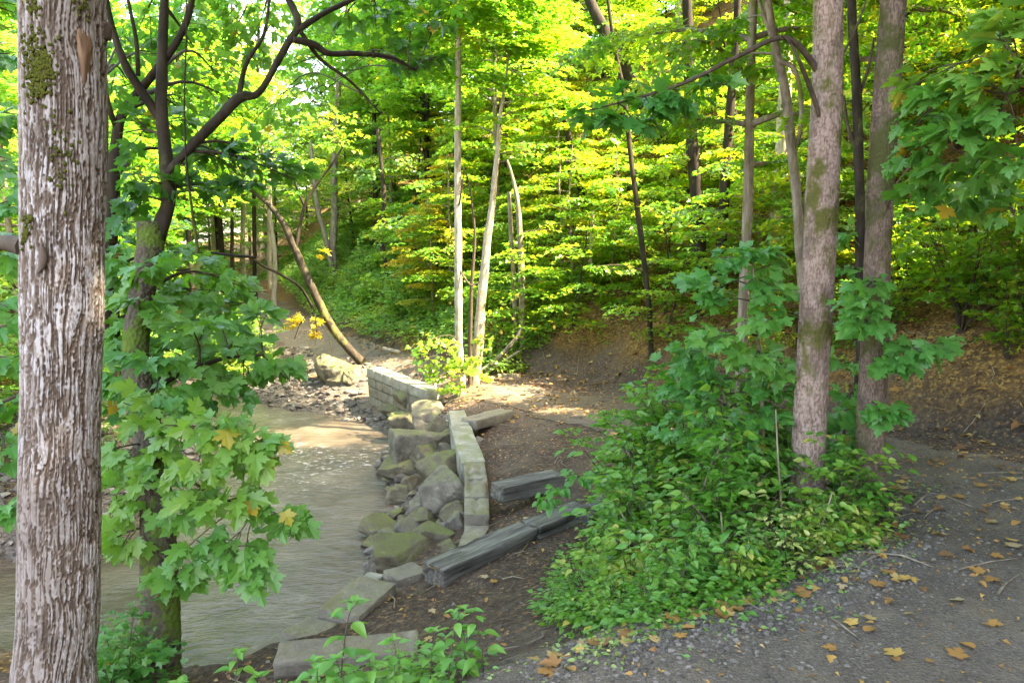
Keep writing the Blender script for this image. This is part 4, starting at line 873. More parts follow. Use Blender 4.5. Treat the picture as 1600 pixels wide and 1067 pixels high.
p = hit(1347, 640); Y_ = 6.6; p = np.array([PY(1347, 640, Y_)[0], Y_, 0]); p[2] = H(p[0], p[1])
t2 = Hero('thin_tree', 'thin dark stem standing between the two trunks of the right pair', 'tree', p-[0, 0, .05])
t2.limb(np.vstack([[*(p-[0, 0, .1]), .08], along([(1345, 560, Y_, 9), (1344, 420, Y_, 8.5), (1343, 280, Y_, 8), (1338, 140, Y_, 7.5), (1331, 20, Y_, 7), (1328, -100, Y_, 6)])]), 10, seed=6, n=60)
t2.limb([(1341, 240, Y_, 4), (1325, 200, Y_, 3), (1318, 150, Y_, 2.4)], 6); t2.limb([(1343, 150, Y_, 3), (1356, 110, Y_, 2.6), (1366, 60, Y_, 2)], 6)
tr_ = t2.tw; t2.tw = MB(); tr_.build('trunk', BARK_DARK, t2.r)
for k, b in enumerate([(1320, 420, Y_, 34, 24), (1330, 500, Y_-.3, 36, 24), (1318, 570, Y_-.3, 34, 24), (1325, 620, Y_-.2, 30, 20), (1310, 365, Y_, 26, 12)]): t2.blob(*b, .11, 510+k, cover=1.0, face=.4)
t2.leaves(T_MAPLES, L_BLUE, 38, vals=clumpy(1.6, .1, .9, 15, .02)); t2.finish(TWIG)

# --- maple hanging in from the right edge
p = np.array([4.6, 4.0, H(4.6, 4.0)])
re = Hero('maple_tree', 'maple reaching in from the right edge with large bluish green leaves', 'tree', p-[0, 0, .05])
re.trunk(np.array([[4.6, 4.0, p[2]-.15, .2], [4.62, 4.0, 1.2, .15], [4.7, 4.05, 3, .13], [4.7, 4.0, 5.5, .10], [4.6, 3.9, 8, .06]]), BARK_BROWN, 40, 300, 'scaly', .01, 17)
for tp in ([(4.62, 4.0, 1.9), (3.6, 3.5, 2.35), (2.6, 3.2, 2.4), (2.0, 3.1, 2.25)], [(4.65, 4, 2.4), (3.6, 3.4, 2.9), (2.7, 3.1, 2.95), (2.1, 3., 2.8)], [(4.65, 4.0, 2.1), (3.9, 4.2, 2.3), (3.0, 4.1, 2.2), (2.5, 4.0, 2.05)]):
    re.limb(np.c_[np.array(tp), [.035, .02, .012, .005]], 6)
RB = [(1575, 40, 3.0, 40, 30), (1590, 110, 3.0, 36, 30), (1530, 120, 3.2, 50, 26), (1480, 150, 3.4, 44, 24), (1570, 180, 3.1, 50, 30), (1500, 210, 3.3, 55, 26), (1440, 190, 3.6, 36, 18), (1590, 250, 3.1, 36, 26), (1530, 270, 3.4, 50, 22), (1460, 270, 3.6, 40, 18), (1420, 235, 3.8, 30, 14), (1420, 300, 3.9, 34, 14), (1500, 320, 3.7, 50, 16), (1580, 330, 3.4, 36, 18), (1420, 140, 3.8, 26, 14), (1540, 50, 3.2, 30, 18)]
for k, b in enumerate(RB): re.blob(*b, .092, 520+k, cover=.62, face=.1)
re.leaves(T_MAPLE, L_MAPLE, 39, droop=.35, vals=clumpy(2, .1, .93, 16, .03)); re.finish(TWIG)

# --- young maples in the bush under the right pair
def sapling(px, py, y, label, blobs, seed, mat=L_BLUE, leaf=.105):
    b = PY(px, py, y); p = np.array([b[0], y, H(b[0], y)])
    h = Hero('young_maple', label, 'young tree', p-[0, 0, .03]); top = PY(*blobs[0][:2], blobs[0][2])
    h.limb(np.c_[np.array([p-[0, 0, .1], p+(top-p)*.35+[.04, 0, .1], p+(top-p)*.7+[.02, 0, .08], top]), [.022, .017, .012, .006]], 6, seed=seed)
    tr_ = h.tw; h.tw = MB(); tr_.build('trunk', BARK_GREY, h.r)
    for k, q in enumerate(blobs): h.blob(*q, leaf, seed*20+k, cover=2.6, face=.55)
    h.leaves(T_MAPLE, mat, seed+60, droop=.4, vals=clumpy(2, .1, .92, seed, .015)); h.finish(TWIG)
sapling(1190, 760, 5.4, 'young maple with flat layered bluish sprays left of the pinkish trunk', [(1175, 400, 5.3, 60, 16), (1130, 405, 5.3, 40, 14), (1150, 440, 5.2, 70, 18), (1205, 455, 5.1, 40, 18), (1120, 470, 5.3, 30, 12), (1200, 495, 5.1, 46, 16), (1150, 530, 5.2, 70, 20), (1100, 520, 5.4, 36, 12), (1220, 420, 5.3, 30, 14), (1100, 440, 5.5, 30, 12), (1180, 560, 5.1, 50, 16)], 5)
sapling(1150, 780, 5.7, 'young maple with drooping sprays reaching over the far bend of the path', [(1120, 560, 5.6, 60, 18), (1200, 560, 5.3, 46, 18), (1080, 585, 5.7, 50, 16), (1160, 600, 5.4, 70, 20), (1210, 620, 5.2, 40, 20), (1110, 640, 5.5, 50, 18), (1180, 655, 5.2, 60, 20), (1060, 550, 5.8, 30, 12), (1040, 610, 5.9, 30, 12), (1230, 580, 5.1, 30, 20), (1080, 620, 5.8, 40, 14), (1060, 580, 5.9, 40, 14), (1110, 600, 5.6, 40, 14), (1150, 700, 5.2, 60, 20), (1080, 670, 5.6, 50, 16)], 6)
sapling(1310, 740, 5.3, 'young maple filling the gap between the pinkish and the brown trunk', [(1318, 640, 5.2, 26, 18), (1320, 680, 5.1, 28, 20), (1310, 720, 5.0, 28, 20)], 7)
# the left-edge maple behind the big trunk
b = PY(-60, 800, 5.2); p = np.array([b[0], 5.2, H(b[0], 5.2)])
le = Hero('maple_tree', 'bluish maple at the left edge showing behind the big furrowed trunk', 'tree', p-[0, 0, .05])
le.limb(np.c_[np.array([p-[0, 0, .15], p+[0, .05, 1.2], p+[.1, .1, 2.6], p+[.05, .1, 4.5], p+[.1, .1, 6.5]]), [.13, .10, .09, .07, .03]], 10)
tr_ = le.tw; le.tw = MB(); tr_.build('trunk', BARK_DARK, le.r)
for k, b in enumerate([(5, 320, 4.8, 40, 40), (10, 400, 4.8, 40, 40), (5, 480, 4.7, 44, 40), (12, 560, 4.7, 44, 40), (5, 640, 4.6, 40, 40), (10, 720, 4.6, 36, 30), (5, 250, 5, 40, 40), (10, 180, 5.2, 40, 40), (15, 790, 4.7, 20, 24), (180, 620, 5.4, 20, 50), (175, 720, 5.2, 16, 60), (175, 500, 5.4, 20, 50), (180, 400, 5.4, 26, 50), (5, 90, 5.4, 40, 40), (10, 20, 5.6, 40, 40)]): le.blob(*b, .115, 560+k, cover=1.1, face=.5)
le.leaves(T_MAPLE, L_BLUE, 41, vals=clumpy(2, .05, .9, 18, .02)); le.finish(TWIG)
# ---------------------------------------------------------------- the wood: kinds, then individuals
kinds = {}
kinds['u1'] = grow(11, 6.6, .06, .13, 2.1, 34, .115, mat=L_HILL, bark=BARK_DARK, vals=clumpy(.9, 0, .9, 1, .02), rise=.3)
kinds['u2'] = grow(12, 5.6, .05, .12, 2.3, 30, .115, mat=L_HILL, bark=BARK_DARK, vals=clumpy(.9, .15, .95, 2, .03), rise=.25, lean=(.12, .05))
kinds['u3'] = grow(13, 7.6, .065, .16, 1.9, 36, .11, mat=L_HILL, bark=BARK_GREY, vals=clumpy(.9, 0, .75, 3, .01), rise=.35)
kinds['u4'] = grow(14, 5.0, .045, .10, 2.0, 26, .115, mat=L_HILL, bark=BARK_DARK, vals=clumpy(.9, .2, .98, 4, .06), rise=.2, lean=(-.1, .1))
kinds['p1'] = grow(21, 2.9, .025, .12, 1.35, 17, .105, mat=L_HILL, bark=BARK_DARK, vals=clumpy(1.2, .1, .95, 5, .03), rise=.25, subs=7)
kinds['p2'] = grow(22, 2.3, .02, .10, 1.25, 14, .10, mat=L_HILL, bark=BARK_DARK, vals=clumpy(1.2, 0, .85, 6, .02), rise=.2, subs=7, lean=(.15, 0))
kinds['p3'] = grow(23, 3.6, .03, .14, 1.3, 20, .105, mat=L_HILL, bark=BARK_GREY, vals=clumpy(1.2, .2, .98, 7, .05), rise=.3, subs=7)
kinds['c1'] = grow(25, 11, .10, .30, 2.7, 40, .125, mat=L_HILL, bark=BARK_GREY, vals=clumpy(.7, 0, .8, 8, .01), subs=11, rise=.4)
kinds['c2'] = grow(26, 12, .11, .36, 2.5, 40, .125, mat=L_HILL, bark=BARK_DARK, vals=clumpy(.7, 0, .7, 9, .01), subs=11, rise=.45)
kinds['t1'] = grow(15, 15, .13, .24, 3.0, 44, .125, mat=L_HILL, bark=BARK_GREY, vals=clumpy(.6, .1, .9, 5, .02), subs=11, wander=.35, rise=.5)
kinds['t2'] = grow(16, 17, .15, .30, 3.2, 42, .125, mat=L_HILL, bark=BARK_DARK, vals=clumpy(.6, 0, .8, 6, .01), subs=11, wander=.4, rise=.5)
kinds['g1'] = grow(17, 6.0, .05, .18, 1.9, 28, .115, mat=L_GOLD, bark=BARK_GREY, vals=clumpy(.9, 0, .9, 7, .05), rise=.35)
def recol(k, mat):
    me = kinds[k][1].copy(); me.materials.clear(); me.materials.append(mat); return (kinds[k][0], me)
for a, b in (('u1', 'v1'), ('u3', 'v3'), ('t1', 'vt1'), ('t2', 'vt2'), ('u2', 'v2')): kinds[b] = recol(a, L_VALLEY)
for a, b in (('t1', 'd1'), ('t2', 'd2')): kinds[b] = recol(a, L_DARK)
def shrub(seed, Hh, Rad, ns, leaf, mat, bark, tmpl=T_OVATEL, step=.07, n=2, spread=.05, vals=None, upright=.6, lo=.25):
    g = np.random.default_rng(seed); tr = MB(); lv = Leaves()
    for k in range(ns):
        az = k*2.4+g.normal(0, .3); out = Rad*g.uniform(.3, 1.); h = Hh*g.uniform(.6, 1.05)*(1-.35*(out/Rad)**2)
        t = np.linspace(0, 1, 7); B = np.stack([math.cos(az)*out*t**1.3, math.sin(az)*out*t**1.3, h*t**.85-.06*(1-t)], -1)+np.cumsum(g.normal(0, .02*Hh, (7, 3)), 0)*t[:, None]
        tube(tr, B, np.linspace(.006+.004*Hh, .002, 7), 4, cap=False)
        nsub = max(4, int(h*7))
        for j in range(nsub):
            u = lo+(1-lo)*(j+g.random())/nsub; i = u*6; k2 = min(int(i), 5); q = B[k2]*(1-i+k2)+B[k2+1]*(i-k2); a2 = g.uniform(0, 6.28)
            d = np.array([math.cos(a2), math.sin(a2), g.uniform(-.1, upright)]); spray(lv, tr, q, d, g.uniform(.18, .42)*Rad**.5, g, leaf, step, spread, n, .2, .003)
    cm = MB(); lv.mesh(cm, tmpl, g, droop=.4, tilt=.45, vals=vals or clumpy(2.5, 0, .95, seed, .02))
    return tr.mesh('stem', bark), cm.mesh('foliage', mat, smooth=False)
kinds['s1'] = shrub(31, 1.5, .9, 12, .085, L_HILL, TWIG, T_MAPLEL, .1)
kinds['s2'] = shrub(32, .9, .8, 11, .075, L_COVER, TWIG, T_OVATEL, .08)
kinds['s3'] = shrub(33, 2.2, 1.1, 14, .10, L_HILL, TWIG, T_MAPLEL, .11, vals=clumpy(1, 0, .7, 3, .02))
kinds['s4'] = recol('s1', L_VALLEY); kinds['s5'] = recol('s3', L_VALLEY)

rng = np.random.default_rng(2024)
placed = []
def free(x, y, dmin):
    return all((x-a)**2+(y-b)**2 > (dmin*.5+c*.5)**2 for a, b, c in placed)
def pd1(x, y): return float(seg_dist(np.array([x]), np.array([y]), PATHQ)[0][0])
def hd1(x, y): return float(sdist(np.array([x]), np.array([y]), HILLP)[0])
def sd1(x, y): return float(sdist(np.array([x]), np.array([y]), STREAM)[0])
def pix(x, y, z):
    rel = np.array([x, y, z-CZ]); f = rel[1]*math.cos(TH)-rel[2]*math.sin(TH); u = rel[1]*math.sin(TH)+rel[2]*math.cos(TH)
    return 800+FPX*rel[0]/f, 533.5-FPX*u/f
SUN_AZ, SUN_EL = R(-15), R(54)      # from +X towards -Y
SUND = np.array([math.cos(SUN_EL)*math.cos(SUN_AZ), math.cos(SUN_EL)*math.sin(SUN_AZ), math.sin(SUN_EL)])
LIT = [PY(717, 420, 12.8), PY(717, 540, 12.8), PY(717, 300, 12.8), PY(752, 480, 13.6), PY(770, 330, 13.6), PZ(450, 652, WATER_Z), PZ(830, 605, -1.05)]
def shades(x, y, z0, z1, rad):
    """does a crown standing here come between the sun and the spots that the photograph shows in the sun?"""
    for q in LIT:
        t = ((x-q[0])*SUND[0]+(y-q[1])*SUND[1])/(SUND[0]**2+SUND[1]**2)
        if t < 1: continue
        c = q+SUND*t
        if math.hypot(c[0]-x, c[1]-y) < rad and z0 < c[2] < z1: return True
    return False
def scatter(n, area, ok, kset, dmin, name, labels, cat, group, sc=(.8, 1.2), light=True, h=7., c0=.12, rad=1.6):
    cnt = 0; tries = 0
    while cnt < n and tries < n*60:
        tries += 1; x, y = area(); s = rng.uniform(*sc)
        if not ok(x, y) or not free(x, y, dmin*s): continue
        z = H(x, y)
        if light and shades(x, y, z+h*c0*s, z+h*s, rad*s): continue
        k = kset[rng.integers(len(kset))]; lab = labels if isinstance(labels, str) else labels[k]
        place(kinds[k], name, (x, y, z-.03), lab, cat, group, rng.uniform(0, 6.28), s, *(('trunk', 'crown') if k[0] not in 's' else ('stem', 'foliage'))); placed.append((x, y, dmin*s)); cnt += 1
def wedge(y0, y1, m=1.):
    def f():
        y = math.sqrt(rng.uniform(y0*y0, y1*y1)); return rng.uniform(-.74*y-m, .74*y+m), y
    return f
# keep the ground in front of the eroded bank and the view along the far path open
def hill_ok(lo):
    def f(x, y):
        h = hd1(x, y)
        return h > lo and pd1(x, y) > 1.6
    return f
HL = {'u1': 'young layered maple on the sunny hillside above the path', 'u2': 'young layered maple on the sunny hillside above the path', 'u3': 'young layered maple on the sunny hillside above the path', 'u4': 'young layered maple on the sunny hillside above the path',
      't1': 'tall grey stemmed tree high on the sunny hillside', 't2': 'tall dark stemmed tree high on the sunny hillside', 'g1': 'golden yellow young tree among the green ones on the hillside'}
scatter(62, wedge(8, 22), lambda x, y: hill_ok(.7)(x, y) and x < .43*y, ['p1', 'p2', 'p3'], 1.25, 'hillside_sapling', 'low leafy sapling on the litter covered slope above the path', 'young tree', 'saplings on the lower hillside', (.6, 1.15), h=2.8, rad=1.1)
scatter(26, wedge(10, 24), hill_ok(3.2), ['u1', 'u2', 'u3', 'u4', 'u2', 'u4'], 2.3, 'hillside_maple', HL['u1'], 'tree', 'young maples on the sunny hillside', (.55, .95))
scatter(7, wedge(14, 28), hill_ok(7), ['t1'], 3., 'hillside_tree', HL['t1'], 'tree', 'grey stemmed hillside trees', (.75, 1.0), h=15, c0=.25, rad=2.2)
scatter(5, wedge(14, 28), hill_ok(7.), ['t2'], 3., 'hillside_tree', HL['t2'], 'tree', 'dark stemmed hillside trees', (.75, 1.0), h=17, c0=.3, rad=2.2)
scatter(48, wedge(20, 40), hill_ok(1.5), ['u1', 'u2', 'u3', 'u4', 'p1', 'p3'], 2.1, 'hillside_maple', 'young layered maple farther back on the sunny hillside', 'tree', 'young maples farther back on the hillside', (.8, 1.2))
scatter(14, wedge(28, 55), hill_ok(8), ['t1', 't2'], 3.2, 'hillside_tree', 'tall tree far back on the hillside', 'tree', 'tall trees far back on the hillside', (.8, 1.1), h=16, c0=.25, rad=2.2)
for px, py, y, s in ((672, 330, 19, .5), (700, 230, 22, .55)):
    b = PY(px, py, y); z = H(b[0], y); place(kinds['g1'], 'golden_tree', (b[0], y, z-.03), 'yellow leaved young tree left of the tall slender trunk' if px < 690 else 'golden orange young tree high behind the tall slender trunk', 'tree', None, 1., s)
scatter(40, wedge(9, 24, 0), hill_ok(.5), ['s1', 's2', 's3'], .9, 'hillside_shrub', 'low green shrub growing on the hillside between the young trees', 'shrub', 'shrubs on the hillside', (.5, 1.0), h=1.6, c0=0, rad=.7)
# slope beside the far path and the valley beyond it
def far_ok(x, y): return hd1(x, y) < 1.5 and pd1(x, y) > 1.9 and sd1(x, y) < -1.0 and (x < -.28*y-1.5 or y > 30) and not (sdist(np.array([x]), np.array([y]), [(-3, 12), (0, 14), (-6, 26), (-12, 38), (-14, 36), (-8, 20)])[0] > 0)
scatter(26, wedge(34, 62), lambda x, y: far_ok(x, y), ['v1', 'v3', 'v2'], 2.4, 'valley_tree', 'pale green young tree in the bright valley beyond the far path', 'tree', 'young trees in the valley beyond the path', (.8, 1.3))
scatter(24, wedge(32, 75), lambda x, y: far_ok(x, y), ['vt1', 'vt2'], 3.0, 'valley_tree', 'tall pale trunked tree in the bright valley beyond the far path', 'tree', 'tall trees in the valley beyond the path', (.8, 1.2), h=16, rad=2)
scatter(52, lambda: (lambda t: (t[0]+rng.uniform(.5, 4), t[1]+rng.uniform(-.5, 2)))(PATHQ[rng.integers(154, 235)]), lambda x, y: hd1(x, y) > .3 and pd1(x, y) > 1.35, ['s4', 's2', 's5'], .95, 'pathside_shrub', 'green shrub on the slope rising beside the far path', 'shrub', 'shrubs beside the far path', (.5, .95), h=1.6, c0=0, rad=.8)
scatter(14, lambda: (lambda t: (t[0]-rng.uniform(2.2, 4.5), t[1]-rng.uniform(.0, 1)))(PATHQ[rng.integers(185, 240)]), lambda x, y: pd1(x, y) > 1.5 and sd1(x, y) < -.5, ['s4', 's5'], 1.1, 'streamside_shrub', 'green shrub between the far path and the stream', 'shrub', 'shrubs between the far path and the stream', (.5, 1.), h=1.6, c0=0, rad=.8)
scatter(34, wedge(40, 95), lambda x, y: hd1(x, y) > 0 and x < -.08*y, ['v1', 'v3', 'v2', 'vt1'], 2.6, 'valley_tree', 'green tree on the distant slope where the valley closes', 'tree', 'trees on the distant slope', (.9, 1.5))
scatter(12, lambda: (rng.uniform(-34, -11), rng.uniform(28, 60)), lambda x, y: pd1(x, y) > 2.5 and sd1(x, y) < -1 and -.62*y < x < -.3*y, ['vt1', 'v3'], 2.5, 'valley_tree', 'pale green tree filling the gap above the far end of the path', 'tree', 'trees above the far end of the path', (.9, 1.2), light=False)
for k, (x, y, s) in enumerate(((-9.6, 18.5, .8), (-12.5, 21, .9), (-11, 25.5, 1.), (-14.5, 27, 1.05), (-12.2, 31, 1.1), (-16.5, 33, 1.1), (-8.8, 14.5, .7), (-17, 24, 1.), (-15, 38, 1.2), (-19, 42, 1.3), (-6.8, 38, 1.1), (-11, 46, 1.2), (-1.6, 27, 1.15), (-.4, 33, 1.3), (-4, 35, 1.3), (1.5, 25, 1.1), (-2.9, 25.5, .9), (-.4, 20.3, .85), (-5.5, 31, 1.1))):  # the last few added to shade the far path and valley floor
    place(kinds['c1' if k % 2 else 'c2'], 'canopy_tree', (x, y, H(x, y)-.05), 'leafy high crowned tree standing far back, its crown closing the view at the top', 'tree', 'high crowned trees far back', k*1.1, s); placed.append((x, y, 2.))
# left bank
scatter(12, lambda: (rng.uniform(-18, -6.5), rng.uniform(10, 30)), lambda x, y: sd1(x, y) < -.9 and pd1(x, y) > 2.5 and hd1(x, y) < 0 and x < -.45*y, ['v1', 'v3', 'u1', 'v2'], 2.4, 'streamside_tree', 'green young tree on the far left bank of the stream', 'tree', 'young trees on the far left bank', (.7, 1.1), light=True)
scatter(9, lambda: (rng.uniform(-20, -7), rng.uniform(8, 34)), lambda x, y: sd1(x, y) < -1.5 and pd1(x, y) > 3 and hd1(x, y) < 0 and x < -.5*y, ['vt1', 't2'], 3, 'streamside_tree', 'tall tree standing on the far left bank of the stream', 'tree', 'tall trees on the far left bank', (.8, 1.1), light=True, h=16, rad=2)
# high crowns, and unseen trees added right and behind, keep near bank and stream shaded
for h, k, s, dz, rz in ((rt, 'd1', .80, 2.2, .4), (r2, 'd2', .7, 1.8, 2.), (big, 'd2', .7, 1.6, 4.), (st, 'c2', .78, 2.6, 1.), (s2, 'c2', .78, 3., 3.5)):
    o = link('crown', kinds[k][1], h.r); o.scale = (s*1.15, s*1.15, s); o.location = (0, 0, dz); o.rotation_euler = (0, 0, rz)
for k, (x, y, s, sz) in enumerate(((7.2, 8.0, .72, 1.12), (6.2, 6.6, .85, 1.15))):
    r_ = place(kinds['d2'], 'shade_tree', (x, y, H(x, y)-.05), 'unseen tall dark tree added on the slope right of the viewpoint for shade', 'tree', 'added shade trees to the right of the viewpoint', k*1.7, s); r_.scale = (s, s, sz)
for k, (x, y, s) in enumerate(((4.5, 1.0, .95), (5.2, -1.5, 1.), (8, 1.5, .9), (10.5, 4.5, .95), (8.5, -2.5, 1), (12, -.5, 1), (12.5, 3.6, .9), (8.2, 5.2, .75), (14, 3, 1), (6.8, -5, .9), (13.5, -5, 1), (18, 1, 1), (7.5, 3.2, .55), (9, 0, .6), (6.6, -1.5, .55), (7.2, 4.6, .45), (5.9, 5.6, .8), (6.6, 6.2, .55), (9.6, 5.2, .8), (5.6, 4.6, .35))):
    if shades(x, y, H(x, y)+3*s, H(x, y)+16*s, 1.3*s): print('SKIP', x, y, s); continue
    place(kinds['d1' if k % 2 else 'd2'], 'shade_tree', (x, y, H(x, y)-.05), 'unseen tall dark tree added on the slope right of the viewpoint for shade', 'tree', 'added shade trees to the right of the viewpoint', k*1.3, s)

scatter(34, lambda: (rng.uniform(3.6, 10), rng.uniform(7.5, 13)), lambda x, y: hd1(x, y) > .9 and x > .42*y and pd1(x, y) > 1.3, ['s1', 's3', 's1'], .75, 'slope_shrub', 'bright young shrub on the near slope to the right of the two trunks', 'shrub', 'shrubs on the near right slope', (.6, 1.2), light=False)
scatter(7, lambda: (rng.uniform(4.5, 12), rng.uniform(9.5, 15)), lambda x, y: hd1(x, y) > 2.5 and x > .42*y, ['u1', 'u2', 'u4'], 1.6, 'slope_maple', 'bright young maple on the near slope to the right of the two trunks', 'tree', 'young maples on the near right slope', (.45, .75), light=False)
for x, y, s, sz, rz, lab in ((2.95, 9.3, .72, 1.12, 1., 'slim grey tree added to shade the stream, rising out of the top of the thicket behind the young maples'), (4.55, 9.5, .6, 1.2, 2., 'slim grey tree added to shade the stream, on the slope hidden behind the darker trunk of the right pair'),):  # narrow trees added where their crowns keep the sun off the stream
    r_ = place(kinds['c1'], 'forest_tree', (x, y, H(x, y)-.05), lab, 'tree', None, rz, s); r_.scale = (s, s, sz)
# particular stems on the hillside, as the photograph has them
def stem(pts, base_px, label, bark, blobs, seed, mat=L_HILL, name='hillside_tree', width=1., leaf=.11):
    p = hit(*base_px); Y_ = p[1]; h = Hero(name, label, 'tree', p-[0, 0, .05])
    A = along([(q[0], q[1], Y_, q[2]) for q in pts]); h.limb(np.vstack([[*(p-[0, 0, .15]), A[0, 3]*1.35], A]), 11, seed=seed, n=60)
    tr_ = h.tw; h.tw = MB(); tr_.build('trunk', bark, h.r)
    for k, b in enumerate(blobs): h.blob(b[0], b[1], Y_+(b[4] if len(b) > 4 else 0), b[2], b[3], leaf, seed*30+k, cover=.85, face=.1)
    if blobs: h.leaves(T_MAPLEL, mat, seed, vals=clumpy(1.5, .1, .9, seed, .03)); h.finish(TWIG)
stem([(1096, 480, 11), (1094, 400, 10), (1088, 300, 10), (1080, 200, 9), (1076, 80, 8), (1072, -60, 7)], (1097, 492), 'dark trunk rising from the litter slope behind the young maple', BARK_DARK, [(1040, 250, 50, 24), (1120, 200, 50, 24), (1050, 120, 60, 24), (1090, 330, 40, 14, -.6)], 71)
stem([(1122, 470, 8), (1126, 400, 9), (1132, 300, 8), (1140, 180, 7), (1150, 60, 6), (1155, -60, 5)], (1118, 482), 'second dark trunk close to the right of the first on the slope', BARK_DARK, [(1160, 250, 50, 24), (1150, 130, 50, 22)], 72)
stem([(1213, 420, 13), (1215, 330, 12), (1222, 230, 11), (1228, 120, 10), (1232, 0, 9), (1234, -80, 8)], (1211, 446), 'brightly sunlit pale trunk on the slope behind the thin grey stem', BARK_PALE, [(1190, 60, 40, 24), (1250, 150, 40, 20, .6)], 73)
stem([(1017, 540, 4), (1013, 470, 4.4), (1004, 390, 4.4), (995, 320, 4.2), (985, 240, 4), (975, 150, 3.6), (958, 60, 3), (945, -40, 2.5)], (1017, 552), 'slim crooked stem in front of the bare litter slope', BARK_DARK, [(960, 290, 50, 20), (1020, 330, 44, 16), (940, 200, 60, 22), (1000, 420, 40, 12), (930, 420, 40, 12)], 74)
stem([(908, 300, 5), (890, 220, 5), (872, 150, 4.6), (850, 80, 4), (830, 10, 3.6), (815, -60, 3)], (912, 330), 'thin dark stem slanting left high on the slope', BARK_DARK, [(880, 150, 60, 24), (830, 60, 60, 24), (900, 260, 50, 18)], 75)
stem([(1025, 205, 10), (1000, 150, 10), (975, 105, 9.5), (950, 60, 9), (925, 10, 8), (900, -60, 7)], (1040, 235), 'thick dark trunk slanting left near the top of the picture', BARK_DARK, [(960, 30, 60, 24), (1020, 90, 50, 20)], 76)
stem([(816, 530, 5), (815, 450, 5.2), (813, 380, 4.6), (809, 320, 3.6), (800, 275, 2.4), (792, 250, 1.6)], (817, 542), 'forked grey dead stem with bare twigs right of the slender pair', BARK_GREY, [(800, 430, 40, 16), (850, 440, 46, 14), (790, 500, 36, 14), (860, 360, 40, 14)], 77)
stem([(806, 525, 4), (803, 440, 4), (798, 360, 3.4), (795, 300, 2.6)], (807, 536), 'thin grey stem paired with the forked dead one', BARK_GREY, [], 78)
stem([(608, 440, 3.6), (600, 400, 4), (594, 360, 4), (600, 320, 3.6), (597, 270, 3.2), (590, 200, 3)], (612, 458), 'dark zigzag stem leaning on the green slope by the far path', BARK_DARK, [(640, 350, 50, 18), (570, 270, 50, 20), (630, 250, 50, 20)], 79, L_VALLEY)
stem([(521, 430, 6), (520, 380, 6), (523, 330, 5.6), (522, 270, 5), (526, 200, 4.4), (530, 100, 4)], (521, 447), 'brown sun touched trunk rising from the green slope beside the far path', BARK_GREY, [(500, 200, 50, 22), (560, 160, 50, 22)], 80, L_VALLEY)
stem([(518, 420, 4), (508, 370, 4.2), (497, 330, 4), (490, 280, 3.6), (485, 220, 3)], (521, 449), 'curved stem forking left from the brown trunk foot', BARK_GREY, [(470, 260, 40, 18)], 81, L_VALLEY)
for k, (px, b_, t_, w, yy) in enumerate(((379, 400, 60, 4.2, 40), (398, 430, 70, 3.4, 36), (421, 410, 50, 4, 42), (428, 470, 330, 4.4, 33), (335, 395, 40, 5, 38), (362, 500, 80, 3, 30), (664, 470, 60, 3.2, 26), (345, 540, 430, 3.6, 26), (925, 520, 330, 4, 17), (790, 300, 40, 3, 24), (560, 330, 60, 2.6, 44), (545, 330, 60, 2.4, 46))):
    lab = ['pale sunlit straight trunk left of the far path end', 'thin dark straight trunk left of the far path end', 'pale trunk rising right behind the end of the path', 'short broken pale trunk at the end of the path', 'thick pale trunk seen behind the dark maple tongue', 'thin trunk left of the path among valley shrubs', 'faint grey trunk left of the tall slender tree', 'short sunlit trunk among shrubs left of the stream bend', 'slim sunlit trunk low on the litter slope', 'thin straight stem high behind the slender pair', 'thin pale stem deep in the green valley', 'second thin pale stem deep in the green valley'][k]
    b = PY(px, b_, yy); z = H(b[0], yy); h = Hero('valley_tree' if px < 700 else 'hillside_tree', lab, 'tree', (b[0], yy, z-.05))
    A = along([(px, b_, yy, w), (px+rng.normal(0, 2), (b_+t_)/2, yy, w*.9), (px+rng.normal(0, 4), t_, yy, w*.7)] + ([(px, t_-150, yy, w*.5)] if t_ < 300 else []))
    h.limb(np.vstack([[b[0], yy, z-.15, A[0, 3]*1.2], A]), 9, seed=k, n=40); tr_ = h.tw; h.tw = MB(); tr_.build('trunk', BARK_PALE if k in (0, 2, 3, 4, 7, 8, 10, 11) else BARK_DARK, h.r)
    if t_ < 300:
        for q in range(3): h.blob(px+rng.normal(0, 14), t_+q*50-20, yy, 36, 16, .13, 900+k*5+q, cover=.6, face=0)
        h.leaves(T_MAPLEL, L_VALLEY if px < 700 else L_HILL, 80+k); h.finish(TWIG)
# ---------------------------------------------------------------- the bush on the bank, herbs, litter
kinds['b1'] = shrub(51, 1.1, .6, 13, .085, L_BUSH, TWIG, T_OVATE, .07, 2, .045)
kinds['b2'] = shrub(52, .7, .5, 10, .078, L_BUSH, TWIG, T_OVATE, .065, 2, .045, vals=clumpy(3, .2, .98, 8, .03))
kinds['b3'] = shrub(53, 1.35, .65, 14, .09, L_BUSH, TWIG, T_OVATE, .075, 2, .045, vals=clumpy(3, 0, .8, 9, .0))
kinds['b4'] = shrub(54, .85, .5, 9, .075, L_PALE, TWIG, T_OVATE, .06, 1, .03)
kinds['b5'] = shrub(55, .38, .42, 12, .045, L_BUSH, TWIG, T_OVATEL, .034, 2, .02, lo=.05, vals=clumpy(3, 0, .8, 10, .0))
kinds['b7'] = shrub(57, 1.0, .5, 8, .115, L_HERB, TWIG, T_OVATE, .12, 1, .03)
kinds['b6'] = shrub(56, 1.15, .55, 8, .10, L_BLUE, TWIG, T_MAPLES, .09, 1, .03)
